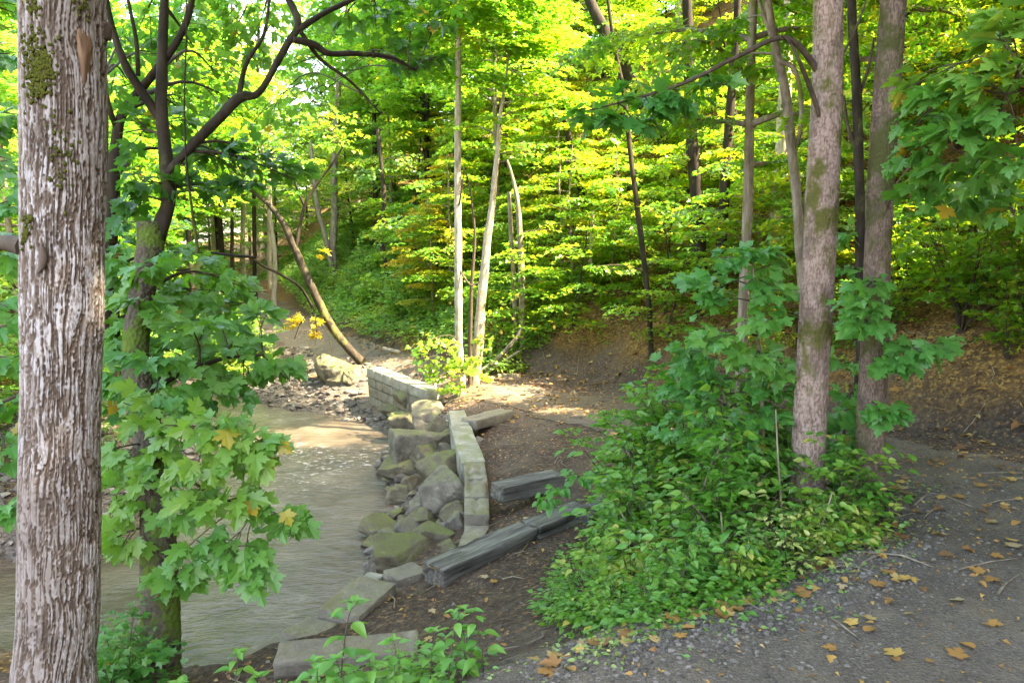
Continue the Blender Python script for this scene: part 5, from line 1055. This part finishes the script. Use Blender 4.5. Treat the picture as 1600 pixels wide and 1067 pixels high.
BU = [('b3', 1000, 700, 7.4, 1.0, 'bush with small round leaves at the far top of the thicket'), ('b7', 985, 745, 6.6, 1.0, 'green bush overhanging the end of the long timber'), ('b3', 1060, 740, 6.4, 1.05, 'tall leafy bush in the middle of the thicket'),
      ('b6', 1130, 700, 6.0, .95, 'broad leaved bush under the drooping young maple'), ('b1', 1010, 810, 5.7, .95, 'green bush right beside the timber joint'), ('b4', 1075, 800, 5.3, .9, 'pale yellowish bush with light leaves in the thicket'),
      ('b3', 1160, 790, 5.2, .9, 'dark green bush left of the pinkish trunk foot'), ('b7', 985, 885, 5.1, .75, 'green bush at the soil edge below the timber'), ('b2', 1020, 880, 4.7, 1.0, 'bright green bush at the front of the thicket'),
      ('b3', 1100, 860, 4.7, .8, 'medium bush with dense leaves in the front middle of the thicket'), ('b4', 1190, 860, 4.5, .8, 'pale leaved bush left in front of the pinkish trunk'), ('b2', 1270, 850, 4.35, .75, 'small bush wrapped round the foot of the pinkish trunk'),
      ('b1', 1325, 800, 4.6, .7, 'bush between the feet of the two right trunks'), ('b5', 930, 950, 4.4, .9, 'low creeping plant at the lower left corner of the thicket'), ('b2', 990, 940, 4.2, .7, 'small bright bush near the gravel edge, left end'),
      ('b7', 1060, 935, 3.95, .6, 'small leafy bush behind the fallen orange leaves'), ('b2', 1150, 915, 3.95, .65, 'low bush at the gravel edge in front of the thicket'), ('b4', 1230, 900, 3.95, .55, 'pale low plant at the gravel edge below the pinkish trunk'),
      ('b5', 925, 975, 4.0, .7, 'low fine leaved plant spreading on the dark soil'), ('b5', 985, 985, 3.7, .7, 'low fine leaved plant hugging the gravel edge'), ('b5', 1030, 975, 3.6, .7, 'low small leaved plant by the big brown fallen leaf'),
      ('b6', 1250, 730, 5.3, .8, 'maple leaved bush behind the pinkish trunk foot'), ('b3', 1210, 700, 5.8, 1.0, 'dark bush behind the young maples'), ('b1', 1090, 690, 7.0, 1.0, 'bush at the back of the thicket near the tan path'), ('b2', 1300, 880, 4.1, .55, 'low bush in front of the right pair at the gravel edge'),
      ('b2', 1345, 835, 4.35, .5, 'little bush at the foot of the darker trunk')]
for k, px, py, y, s, lab in BU:
    b = PY(px, py, y); x = b[0]; place(kinds[k], 'bush', (x, y, H(x, y)-.02), lab, 'bush', 'bushes of the thicket', px*.37, s, 'stem', 'foliage')
# bare thin canes standing out of the thicket
def cane(pts, y, label, seed):
    A = along([(*q, y, w) for q, w in zip(pts, np.linspace(2.6, 1.2, len(pts)))]); g_ = H(A[0, 0], A[0, 1]); A = np.vstack([[A[0, 0], A[0, 1], g_-.05, A[0, 3]], A]); m = MB(); Q = spline(A, 20); tube(m, Q[:, :3], Q[:, 3], 6)
    tag(m.build('dead_cane', BARK_GREY, None, (0, 0, 0)), label, 'dead stem')
cane([(1198, 870), (1196, 830), (1194, 790)], 4.35, 'short broken grey stick standing upright in the thicket', 1)
cane([(1230, 880), (1222, 800), (1216, 720), (1212, 640)], 4.6, 'thin upright dry stalk left of the pinkish trunk, tallest of the stalks', 3)
cane([(1120, 900), (1130, 850), (1126, 800)], 4.2, 'thin dry stalk at the front of the thicket, bent at the top', 4)
cane([(1075, 880), (1090, 800), (1110, 730), (1135, 680)], 4.9, 'long pale stalk leaning right in the middle of the thicket', 5)
cane([(1260, 880), (1285, 820), (1300, 770)], 4.2, 'dry stalk leaning right before the foot of the pinkish trunk', 6)
cane([(1000, 890), (990, 840), (970, 800)], 5.0, 'dry stalk leaning left over the timber side of the thicket', 7)
cane([(1150, 890), (1120, 840), (1085, 790), (1060, 765)], 4.6, 'long thin dead cane leaning left through the thicket', 2)
# herbs with opposite leaves along the bottom edge
def herb(seed, h, leaf, pairs, lean=.15):
    g = np.random.default_rng(seed); tr = MB(); lv = Leaves(); t = np.linspace(0, 1, 10)
    P = np.stack([lean*h*t**2*math.cos(seed), lean*h*t**2*math.sin(seed), h*t-.05], -1)+g.normal(0, .004, (10, 3)); tube(tr, P, np.linspace(.005, .002, 10), 5, cap=False)
    for k in range(pairs):
        u = .3+.7*(k+.5)/pairs; i = u*9; a = P[int(i)]+(P[min(int(i)+1, 9)]-P[int(i)])*(i-int(i)); az = k*1.57+seed+g.normal(0, .2); s = leaf*(1.15-.55*u)*g.uniform(.85, 1.1)
        for sg in (0, math.pi):
            d = np.array([math.cos(az+sg), math.sin(az+sg), .35]); b = a+d*s*.35; tube(tr, np.array([a, b]), [.0018, .001], 3, cap=False); lv.put(b[None], d, s)
    for k in range(4): lv.put(P[-1:], np.array([math.cos(k*1.6), math.sin(k*1.6), 1.0]), leaf*.45)
    cm = MB(); lv.mesh(cm, T_OVATE, g, droop=.75, tilt=.2, vals=lambda O, g: .2+.6*g.random(len(O)), bend=1.5); return tr.mesh('stem', TWIG), cm.mesh('foliage', L_HERB, smooth=True)
for k in range(5): kinds['h%d' % k] = herb(60+k, [.5, .42, .55, .36, .48][k], [.125, .115, .13, .11, .12][k], [6, 5, 7, 5, 6][k])
HB = [(305, 1060, 3.15, 1.0), (335, 1070, 3.0, .95), (360, 1050, 3.3, .9), (390, 1050, 3.4, .8), (285, 1075, 3.0, .9), (415, 1060, 3.3, .7), (500, 1060, 3.1, 1.0), (525, 1050, 3.2, 1.1), (545, 1065, 3.0, 1.0), (580, 1075, 2.95, .8), (620, 1080, 2.95, .7), (470, 1075, 3.0, .8),
      (700, 1055, 3.1, .75), (728, 1045, 3.15, .9), (755, 1050, 3.1, .8), (672, 1055, 3.1, .6), (1105, 905, 4.0, 1.0), (1075, 915, 4.0, .95), (1130, 900, 4.05, .9), (1040, 925, 4.0, .9), (1330, 800, 4.5, .9), (1300, 830, 4.35, .9), (1360, 790, 4.55, .8), (1000, 930, 4.1, .8), (1180, 890, 4.05, .9), (1215, 880, 4.05, 1.)]
for k, (px, py, y, s) in enumerate(HB):
    b = PY(px, py, y); x = b[0]
    lab = 'nettle like herb at the bottom edge left of the plank end' if px < 450 else 'tall bright nettle like herb in front of the plank' if px < 640 else 'small herb with oval leaves on the soil right of the plank' if px < 900 else 'nettle like herb at the gravel side of the thicket' if px < 1250 else 'herb with oval leaves at the feet of the right trunks'
    grp = lab
    place(kinds['h%d' % (k % 5)], 'herb', (x, y, H(x, y)-.01), lab, 'herb', 'herbs: '+grp, k*1.1, s, 'stem', 'foliage')
for k, (px, py, y, s) in enumerate(((185, 985, 4.3, .5), (200, 1050, 4.1, .6), (178, 1020, 4.2, .45))):
    b = PY(px, py, y); place(kinds['b6'], 'young_maple', (b[0], y, H(b[0], y)-.02), ['small yellowish maple shoot between the two left trunks, upper', 'maple shoot at the bottom between the two left trunks', 'tiny maple shoot close to the big trunk'][k], 'shoot', 'maple shoots between the left trunks', k*2., s, 'stem', 'foliage')
# a spray of lighter leaves arching over the terrace from the thicket
h = Hero('bramble', 'arching bramble shoot with pale leaves over the timber', 'bramble', np.array([*PY(985, 800, 6.0)[:2], H(*PY(985, 800, 6.0)[:2])]))
h.limb(np.vstack([[*np.array(h.r.location), .008], along([(975, 760, 6.0, 1.4), (940, 740, 6.0, 1.2), (900, 745, 6.0, 1.0), (860, 765, 6.0, .7)])]), 5)
for k, b in enumerate([(905, 742, 6., 22, 10), (875, 765, 6., 24, 10), (850, 780, 6., 14, 8), (935, 738, 6., 18, 8)]): h.blob(*b, .085, 970+k, n=18, face=.7)
h.leaves(T_OVATE, L_HERB, 97); h.finish(TWIG, 'stem')

# ---- ground cover on the slopes: too many small plants to count
def cover(n, area, ok, seed, hmin, hmax, leaf, per, name, mat, label, tmpl=T_OAL, scale=lambda x, y: 1.):
    g = np.random.default_rng(seed); X = area(g, n); x, y = X[:, 0], X[:, 1]; k = ok(x, y, g); x, y = x[k], y[k]; z = height(x, y); lv = Leaves()
    hh = g.uniform(hmin, hmax, len(x)); r = hh*.8+.05
    for j in range(per):
        a = g.uniform(0, 6.28, len(x)); q = np.sqrt(g.random(len(x))); O = np.stack([x+np.cos(a)*r*q, y+np.sin(a)*r*q, z+hh*g.uniform(.3, 1, len(x))*(1-.4*q)], -1)
        lv.put(O, np.stack([np.cos(a), np.sin(a), .15+0*a], -1), leaf*g.uniform(.6, 1.2, len(x))*(1+.02*y))
    m = MB(); lv.mesh(m, tmpl, g, .4, .45, vals=clumpy(1.1, 0, .95, seed, .02)); o = m.build(name, mat, None, (0, 0, 0), smooth=False); return tag(o, label, 'plants', kind='stuff')
def wed(y0, y1):
    def f(g, n): y = np.sqrt(g.uniform(y0*y0, y1*y1, n)); return np.stack([g.uniform(-.75*y-1, .75*y+1), y], -1)
    return f
def ok_hill(x, y, g):
    h = sdist(x, y, HILLP); p = seg_dist(x, y, PATHQ)[0]; d = fbm(np.stack([x*.35, y*.35, 0*x], -1), 3, 51)
    bare = np.exp(-(((x-2.2)/2.2)**2+((y-14.)/2.4)**2))                        # the open litter slope
    return (h > .25) & (p > 1.1) & (g.random(len(x)) < sstep(.36, .6, d)*(1-.85*bare)*sstep(.2, 1.6, h)+.05)
cover(12000, wed(6, 24), ok_hill, 71, .05, .28, .06, 11, 'undergrowth', L_HILL, 'low leafy undergrowth scattered over the hillside')
def ok_far(x, y, g):
    h = sdist(x, y, HILLP); p = seg_dist(x, y, PATHQ)[0]; s = sdist(x, y, STREAM)
    return (p > 1.15+.15*g.random(len(x))) & (s < -.8) & (((h > 0) & (x < -.12*y)) | ((h < 0) & (x < -.33*y-2.6))) & (y > 15)
def beside(lo, hi, i0, i1):
    def f(g, n):
        k = g.integers(i0, i1, n); t = PATHQ[k, :2]; d = unit(PATHQ[k+1, :2]-PATHQ[k-1, :2]); nn = np.stack([d[:, 1], -d[:, 0]], -1)
        return t+nn*(lo+(hi-lo)*g.random(n)**1.2)[:, None]
    return f
cover(11000, beside(.8, 7.0, 152, 256), lambda x, y, g: (seg_dist(x, y, PATHQ)[0] > .92+.2*g.random(len(x))) & (y > 15.2), 72, .1, .6, .085, 12, 'undergrowth', L_VALLEY, 'dense green undergrowth on the slope beside the far path')
cover(4200, beside(-1.9, -6, 182, 256), lambda x, y, g: (sdist(x, y, STREAM) < -.8) & (seg_dist(x, y, PATHQ)[0] > 1.1+.15*g.random(len(x))), 76, .1, .5, .085, 12, 'undergrowth', L_VALLEY, 'green undergrowth between the far path and the stream')
def ok_left(x, y, g): return (sdist(x, y, STREAM) < -1.2) & (seg_dist(x, y, PATHQ)[0] > 2)
cover(2500, lambda g, n: np.stack([g.uniform(-16, -5.5, n), g.uniform(8, 26, n)], -1), lambda x, y, g: ok_left(x, y, g) & (x < -.42*y-.5), 73, .1, .45, .07, 11, 'undergrowth', L_COVER, 'green undergrowth on the far left bank')
# moss green low weeds at the edge of the thicket
cover(2600, lambda g, n: np.stack([g.uniform(.1, 2.6, n), g.uniform(2.9, 7.5, n)], -1), lambda x, y, g: (seg_dist(x, y, PATHQ)[0] > 1.25+.25*g.random(len(x))) & (sdist(x, y, [PZ(*q, z)[:2] for q, z in (((860, 985), -.6), ((1000, 985), -.1), ((1200, 940), -.1), ((1330, 860), -.1), ((1370, 780), -.2), ((1250, 720), -.5), ((1040, 690), -.9), ((960, 740), -1.), ((930, 840), -1.), ((890, 910), -.9))]) > -.05*g.random(len(x))), 74, .05, .22, .045, 12, 'weeds', L_BUSH, 'low weeds covering the soil under the thicket', T_OVATEL)
cover(260, lambda g, n: np.stack([g.normal(PZ(500, 1050, -.8)[0], .55, n), g.normal(3.35, .18, n)], -1), lambda x, y, g: x < -.2, 75, .05, .2, .05, 12, 'weeds', L_HERB, 'low weeds round the herbs along the bottom edge', T_OVATEL)

cover(220, lambda g, n: (lambda q: q[:, :2]+g.normal(0, .12, (n, 2))+np.array([.02, -.06]))(spline(np.array([PZ(*q, -.05) for q in ((860, 1005), (960, 985), (1080, 960), (1200, 930), (1300, 880), (1370, 810), (1400, 740))]), 80)[g.integers(80, size=n)]), lambda x, y, g: g.random(len(x)) < .6, 77, .015, .07, .03, 8, 'weeds', L_PALE, 'tiny pale weeds along the gravel edge', T_OVATEL)
# ---- fallen leaves
g = np.random.default_rng(90)
def litter(n, area, ok, seed, size, name, label, mat=L_FALL, tmpl=T_MAPLES, lift=.012, tilt=.3):
    g = np.random.default_rng(seed); X = area(g, n); x, y = X[:, 0], X[:, 1]; k = ok(x, y, g); x, y = x[k], y[k]
    lv = Leaves(); a = g.uniform(0, 6.28, len(x)); lv.put(np.stack([x, y, height(x, y)+lift+.012*g.random(len(x))], -1), np.stack([np.cos(a), np.sin(a), .12+0*a], -1), size*g.uniform(.45, 1.2, len(x)))
    m = MB(); lv.mesh(m, tmpl, g, .15, tilt, vals=lambda O, g: g.random(len(O)), bend=1.6); return tag(m.build(name, mat, None, (0, 0, 0), smooth=False), label, 'fallen leaves', kind='stuff')
litter(15000, wed(6, 24), lambda x, y, g: (sdist(x, y, HILLP) > -.15-.35*g.random(len(x))**2) & (g.random(len(x)) < .9), 81, .11, 'leaf_litter', 'brown and yellow leaf litter on the hillside')
nowater = lambda x, y: sdist(x, y, STREAM) < -.3
litter(11000, lambda g, n: np.stack([g.uniform(-3.5, 5, n), g.uniform(4, 17, n)], -1), lambda x, y, g: nowater(x, y) & (sdist(x, y, HILLP) < .2) & (height(x, y, False) > -1.25) & (fbm(np.stack([x*.8, y*.8, 0*x], -1), 3, 5) > .42+.15*g.random(len(x))), 82, .04, 'leaf_litter', 'small fallen leaves and leaf fragments on the terrace', tmpl=T_OVATEL)
litter(2600, lambda g, n: np.stack([g.uniform(-.4, 5, n), g.uniform(2.3, 8, n)], -1), lambda x, y, g: (seg_dist(x, y, PATHQ)[0] < 2.1), 84, .03, 'leaf_litter', 'crumbs of dry leaf and twig on the upper path', tmpl=T_OAL, lift=.016)
litter(1500, lambda g, n: (lambda t: t[:, :2]+g.normal(0, .7, (n, 2)))(PATHQ[g.integers(120, 230, n)]), lambda x, y, g: nowater(x, y), 83, .075, 'leaf_litter', 'pale fallen leaves along the far path', tmpl=T_MAPLEL)
# the larger ones one can count: each its own leaf
leaf_meshes = []
for k in range(10):
    m = MB(); lv = Leaves(); lv.put(np.zeros((1, 3)), np.array([0, 1, .08]), 1.); gg = np.random.default_rng(600+k)
    lv.mesh(m, T_MAPLE if k % 5 != 4 else T_OVATE, gg, .1, .12, vals=lambda O, g_: np.array([[.1, .3, .45, .6, .72, .8, .9, .97, .35, .55][k]]), bend=1.3); leaf_meshes.append(m.mesh('fallen_leaf', L_FALL))
def drop(n, area, ok, seed, size, label, group):
    g = np.random.default_rng(seed); c = 0
    while c < n:
        x, y = area(g)
        if not ok(x, y): continue
        o = link('fallen_leaf', leaf_meshes[g.integers(10)]); s = size*g.uniform(.5, 1.15); onp = pd1(x, y) < 1.2
        o.location = (x, y, H(x, y)+(.026 if onp else .02)); o.scale = (s, s, s*g.uniform(.6, 1.3)); o.rotation_euler = (g.normal(0, .09), g.normal(0, .09), g.uniform(0, 6.28)); tag(o, label, 'leaf', group); c += 1
drop(150, lambda g: (g.uniform(.0, 4.2), g.uniform(2.35, 6.4)), lambda x, y: pd1(x, y) < 1.3 and abs(x) < .72*y, 91, .07, 'fallen maple leaf lying on the grey gravel of the upper path', 'fallen leaves on the upper path')
_edge = np.array([PZ(*q, -.05)[:2] for q in ((860, 1005), (960, 985), (1080, 960), (1200, 930), (1300, 880), (1370, 810), (1400, 740))]); _e = spline(_edge, 60)
drop(75, lambda g: tuple(_e[g.integers(60)]+g.normal(0, .09, 2)), lambda x, y: True, 92, .08, 'orange brown fallen maple leaf heaped along the gravel edge below the thicket', 'fallen leaves along the gravel edge')
drop(85, lambda g: (g.uniform(-1.6, 2.2), g.uniform(3.2, 9)), lambda x, y: nowater(np.array([x]), np.array([y]))[0] and pd1(x, y) > 1.2 and H(x, y) > -1.25 and abs(x) < .7*y, 93, .06, 'yellow brown fallen leaf on the dark soil of the terrace', 'fallen leaves on the terrace')
o = link('fallen_leaf', leaf_meshes[7]); p = PZ(680, 893, -.93); o.location = (p[0], p[1]-.02, p[2]+.03); o.scale = (.1, .1, .1); o.rotation_euler = (.7, 0, 2.6); tag(o, 'bright yellow maple leaf leaning on the near end of the long timber', 'leaf')
# ---- loose stones
def gravel(n, area, ok, seed, smin, smax, name, label, lift=0.):
    g = np.random.default_rng(seed); X = area(g, n); k = ok(X[:, 0], X[:, 1], g); X = X[k]; n = len(X); D, F = ico(1)
    s = smin*(smax/smin)**(g.random(n)**2); z = height(X[:, 0], X[:, 1])+s*.25+lift; R_ = g.normal(0, 1, (n, 3, 3)); q, _ = np.linalg.qr(R_)
    V = np.einsum('nij,kj->nki', q, D)*(1+.35*g.normal(0, 1, (n, len(D), 1)).clip(-1, 1))*np.array([1, .85, .6])*s[:, None, None]+np.stack([X[:, 0], X[:, 1], z], -1)[:, None]
    m = MB(); m.add(V.reshape(-1, 3), (np.arange(n)[:, None, None]*len(D)+F[None]).reshape(-1, 3), np.repeat(g.random(n), len(D))); return tag(m.build(name, GRAVEL, None, (0, 0, 0), smooth=False), label, 'gravel', kind='stuff')
gravel(9000, lambda g, n: (lambda e: e+g.normal(0, 1, (n, 2))*[.2, .2]+np.array([.06, -.08]))(_e[g.integers(60, size=n)]), lambda x, y, g: g.random(len(x)) < .9, 95, .004, .016, 'gravel', 'loose grey gravel along the path edge', .009)
gravel(16000, lambda g, n: np.stack([g.uniform(-.4, 5, n), g.uniform(2.4, 8, n)], -1), lambda x, y, g: seg_dist(x, y, PATHQ)[0] < 2.1, 96, .003, .010, 'gravel', 'fine gravel scattered on the upper path', .01)
gravel(9000, lambda g, n: np.stack([g.uniform(-9, -.5, n), g.uniform(8, 21, n)], -1), lambda x, y, g: (sdist(x, y, STREAM) > -3.6) & (sdist(x, y, STREAM) < .35) & (height(x, y, False) < -1.25), 97, .02, .11, 'gravel', 'stones of the gravel bar at the far side of the stream')
gravel(1500, lambda g, n: np.stack([g.uniform(-8, -3.6, n), g.uniform(6, 14, n)], -1), lambda x, y, g: (sdist(x, y, STREAM) > -1.2) & (sdist(x, y, STREAM) < .3), 98, .02, .09, 'gravel', 'stones along the left bank of the stream')
gravel(1400, lambda g, n: np.stack([g.uniform(-3, 3, n), g.uniform(3, 12, n)], -1), lambda x, y, g: nowater(x, y) & (height(x, y, False) > -1.25), 99, .005, .02, 'gravel', 'small pebbles on the trodden soil')
_g = np.random.default_rng(404); m = MB()
for k in range(420):
    x, y = _g.uniform(-2, 8), _g.uniform(3, 17)
    if sd1(x, y) > -.3 or H(x, y) < -1.3: continue
    a = _g.uniform(0, 6.28); L = _g.uniform(.08, .5); d = np.array([math.cos(a), math.sin(a)])*L/2; z = [H(x-d[0], y-d[1]), H(x, y), H(x+d[0], y+d[1])]; r_ = _g.uniform(.003, .008)
    tube(m, np.array([[x-d[0], y-d[1], z[0]+.02], [x+_g.normal(0, .03), y, z[1]+.03], [x+d[0], y+d[1], z[2]+.02]]), [r_, r_*.8, r_*.5], 4, cap=False)
tag(m.build('twig_litter', BARK_GREY, None, (0, 0, 0)), 'small dead twigs strewn over the soil and the slope', 'twigs', kind='stuff')
# dead wood by the path bend
def logp(pts, y, w, name, label, bark, seg=10, end=None):
    A = along([(*q, y, wi) for q, wi in zip(pts, w)]); m = MB(); Q = spline(A, 24); tube(m, Q[:, :3]-A[0, :3], Q[:, 3]*(1+.12*np.sin(np.arange(24)*1.7)), seg); o = m.build(name, bark, None, (0, 0, 0)); o.location = A[0, :3]; tag(o, label, 'dead wood'); return o, A
p = hit(800, 588); Yl = p[1]-.1
o, A = logp([(778, 590), (800, 589), (812, 590)], Yl, [6, 6, 6], 'cut_log', 'short cut log with an orange sawn end by the path bend', BARK_GREY)
m = MB(); d = unit(A[-1, :3]-A[-2, :3]); tube(m, np.array([A[-1, :3]+d*.001, A[-1, :3]+d*.012])-A[0, :3], [A[-1, 3]*1.0, A[-1, 3]*.97], 12)
tsaw = NT('sawn_end'); tsaw.bsdf(tsaw.ramp(tsaw.noise(tsaw.obj(), 20, 3), [(.3, (.4, .15, .04)), (.7, (.6, .3, .10))]), .7); e = m.build('sawn_end', tsaw.m, None, (0, 0, 0)); e.parent = o
for k, (pts, w, lab) in enumerate((([(753, 580), (780, 558), (805, 530), (815, 512)], [4, 3.6, 3, 2], 'thick bare branch propped against the slope by the cut log'), ([(760, 584), (785, 565), (812, 548)], [2.4, 2, 1.2], 'thin bare branch of the dead wood heap'), ([(770, 585), (786, 560), (800, 540)], [2, 1.8, 1.2], 'second thin branch of the dead wood heap, steeper'), ([(748, 576), (775, 572), (800, 580)], [2.2, 2, 1.4], 'low branch lying across the dead wood heap'))):
    logp(pts, Yl+.25+.06*k, w, 'dead_branch', lab, BARK_GREY if k != 1 else BARK_PALE, 6)
p = hit(620, 551); logp([(598, 544), (620, 549), (640, 556), (652, 560)], p[1], [2.6, 3, 2.8, 2], 'dead_branch', 'pale dead branch lying along the far path edge', BARK_PALE, 7)
p = hit(640, 470); logp([(622, 472), (640, 466), (655, 465), (668, 470)], p[1]-.4, [1.4, 1.6, 1.2, .6], 'dead_branch', 'pale twisted dead branch on the green slope', BARK_PALE, 5)
# ---------------------------------------------------------------- daylight, camera
W = bpy.data.worlds.new('World'); S.world = W; W.use_nodes = True; nt = W.node_tree; bg = nt.nodes['Background']
sky = nt.nodes.new('ShaderNodeTexSky'); sky.sky_type = 'NISHITA'; sky.sun_disc = False; sky.sun_elevation = SUN_EL; sky.sun_rotation = R(90)-SUN_AZ; sky.ozone_density = .4; sky.dust_density = 3.
nt.links.new(sky.outputs[0], bg.inputs[0]); bg.inputs[1].default_value = .15
sl = bpy.data.lights.new('sun', 'SUN'); sl.energy = 3.2; sl.angle = R(.5); sl.color = (1, .90, .74)
so = bpy.data.objects.new('sun', sl); COL.objects.link(so); so.location = tuple(SUND*60); so.rotation_euler = Vector(tuple(SUND)).to_track_quat('Z', 'Y').to_euler()
cam = bpy.data.cameras.new('camera'); cam.lens = 26; cam.sensor_width = 36; cam.clip_start = .05; cam.clip_end = 2000
co = bpy.data.objects.new('camera', cam); COL.objects.link(co); co.location = (0, 0, CZ); co.rotation_euler = (R(90)-TH, 0, 0); S.camera = co
S.view_settings.view_transform = 'Standard'; S.view_settings.look = 'None'; S.view_settings.exposure = 4.0; S.view_settings.gamma = 1; S.view_settings.use_white_balance = True; S.view_settings.white_balance_temperature = 7900
cy = S.cycles; cy.max_bounces = 8; cy.diffuse_bounces = 4; cy.glossy_bounces = 2; cy.transmission_bounces = 4; cy.transparent_max_bounces = 4
cy.sample_clamp_indirect = 6; cy.use_denoising = True; cy.caustics_reflective = False; cy.caustics_refractive = False
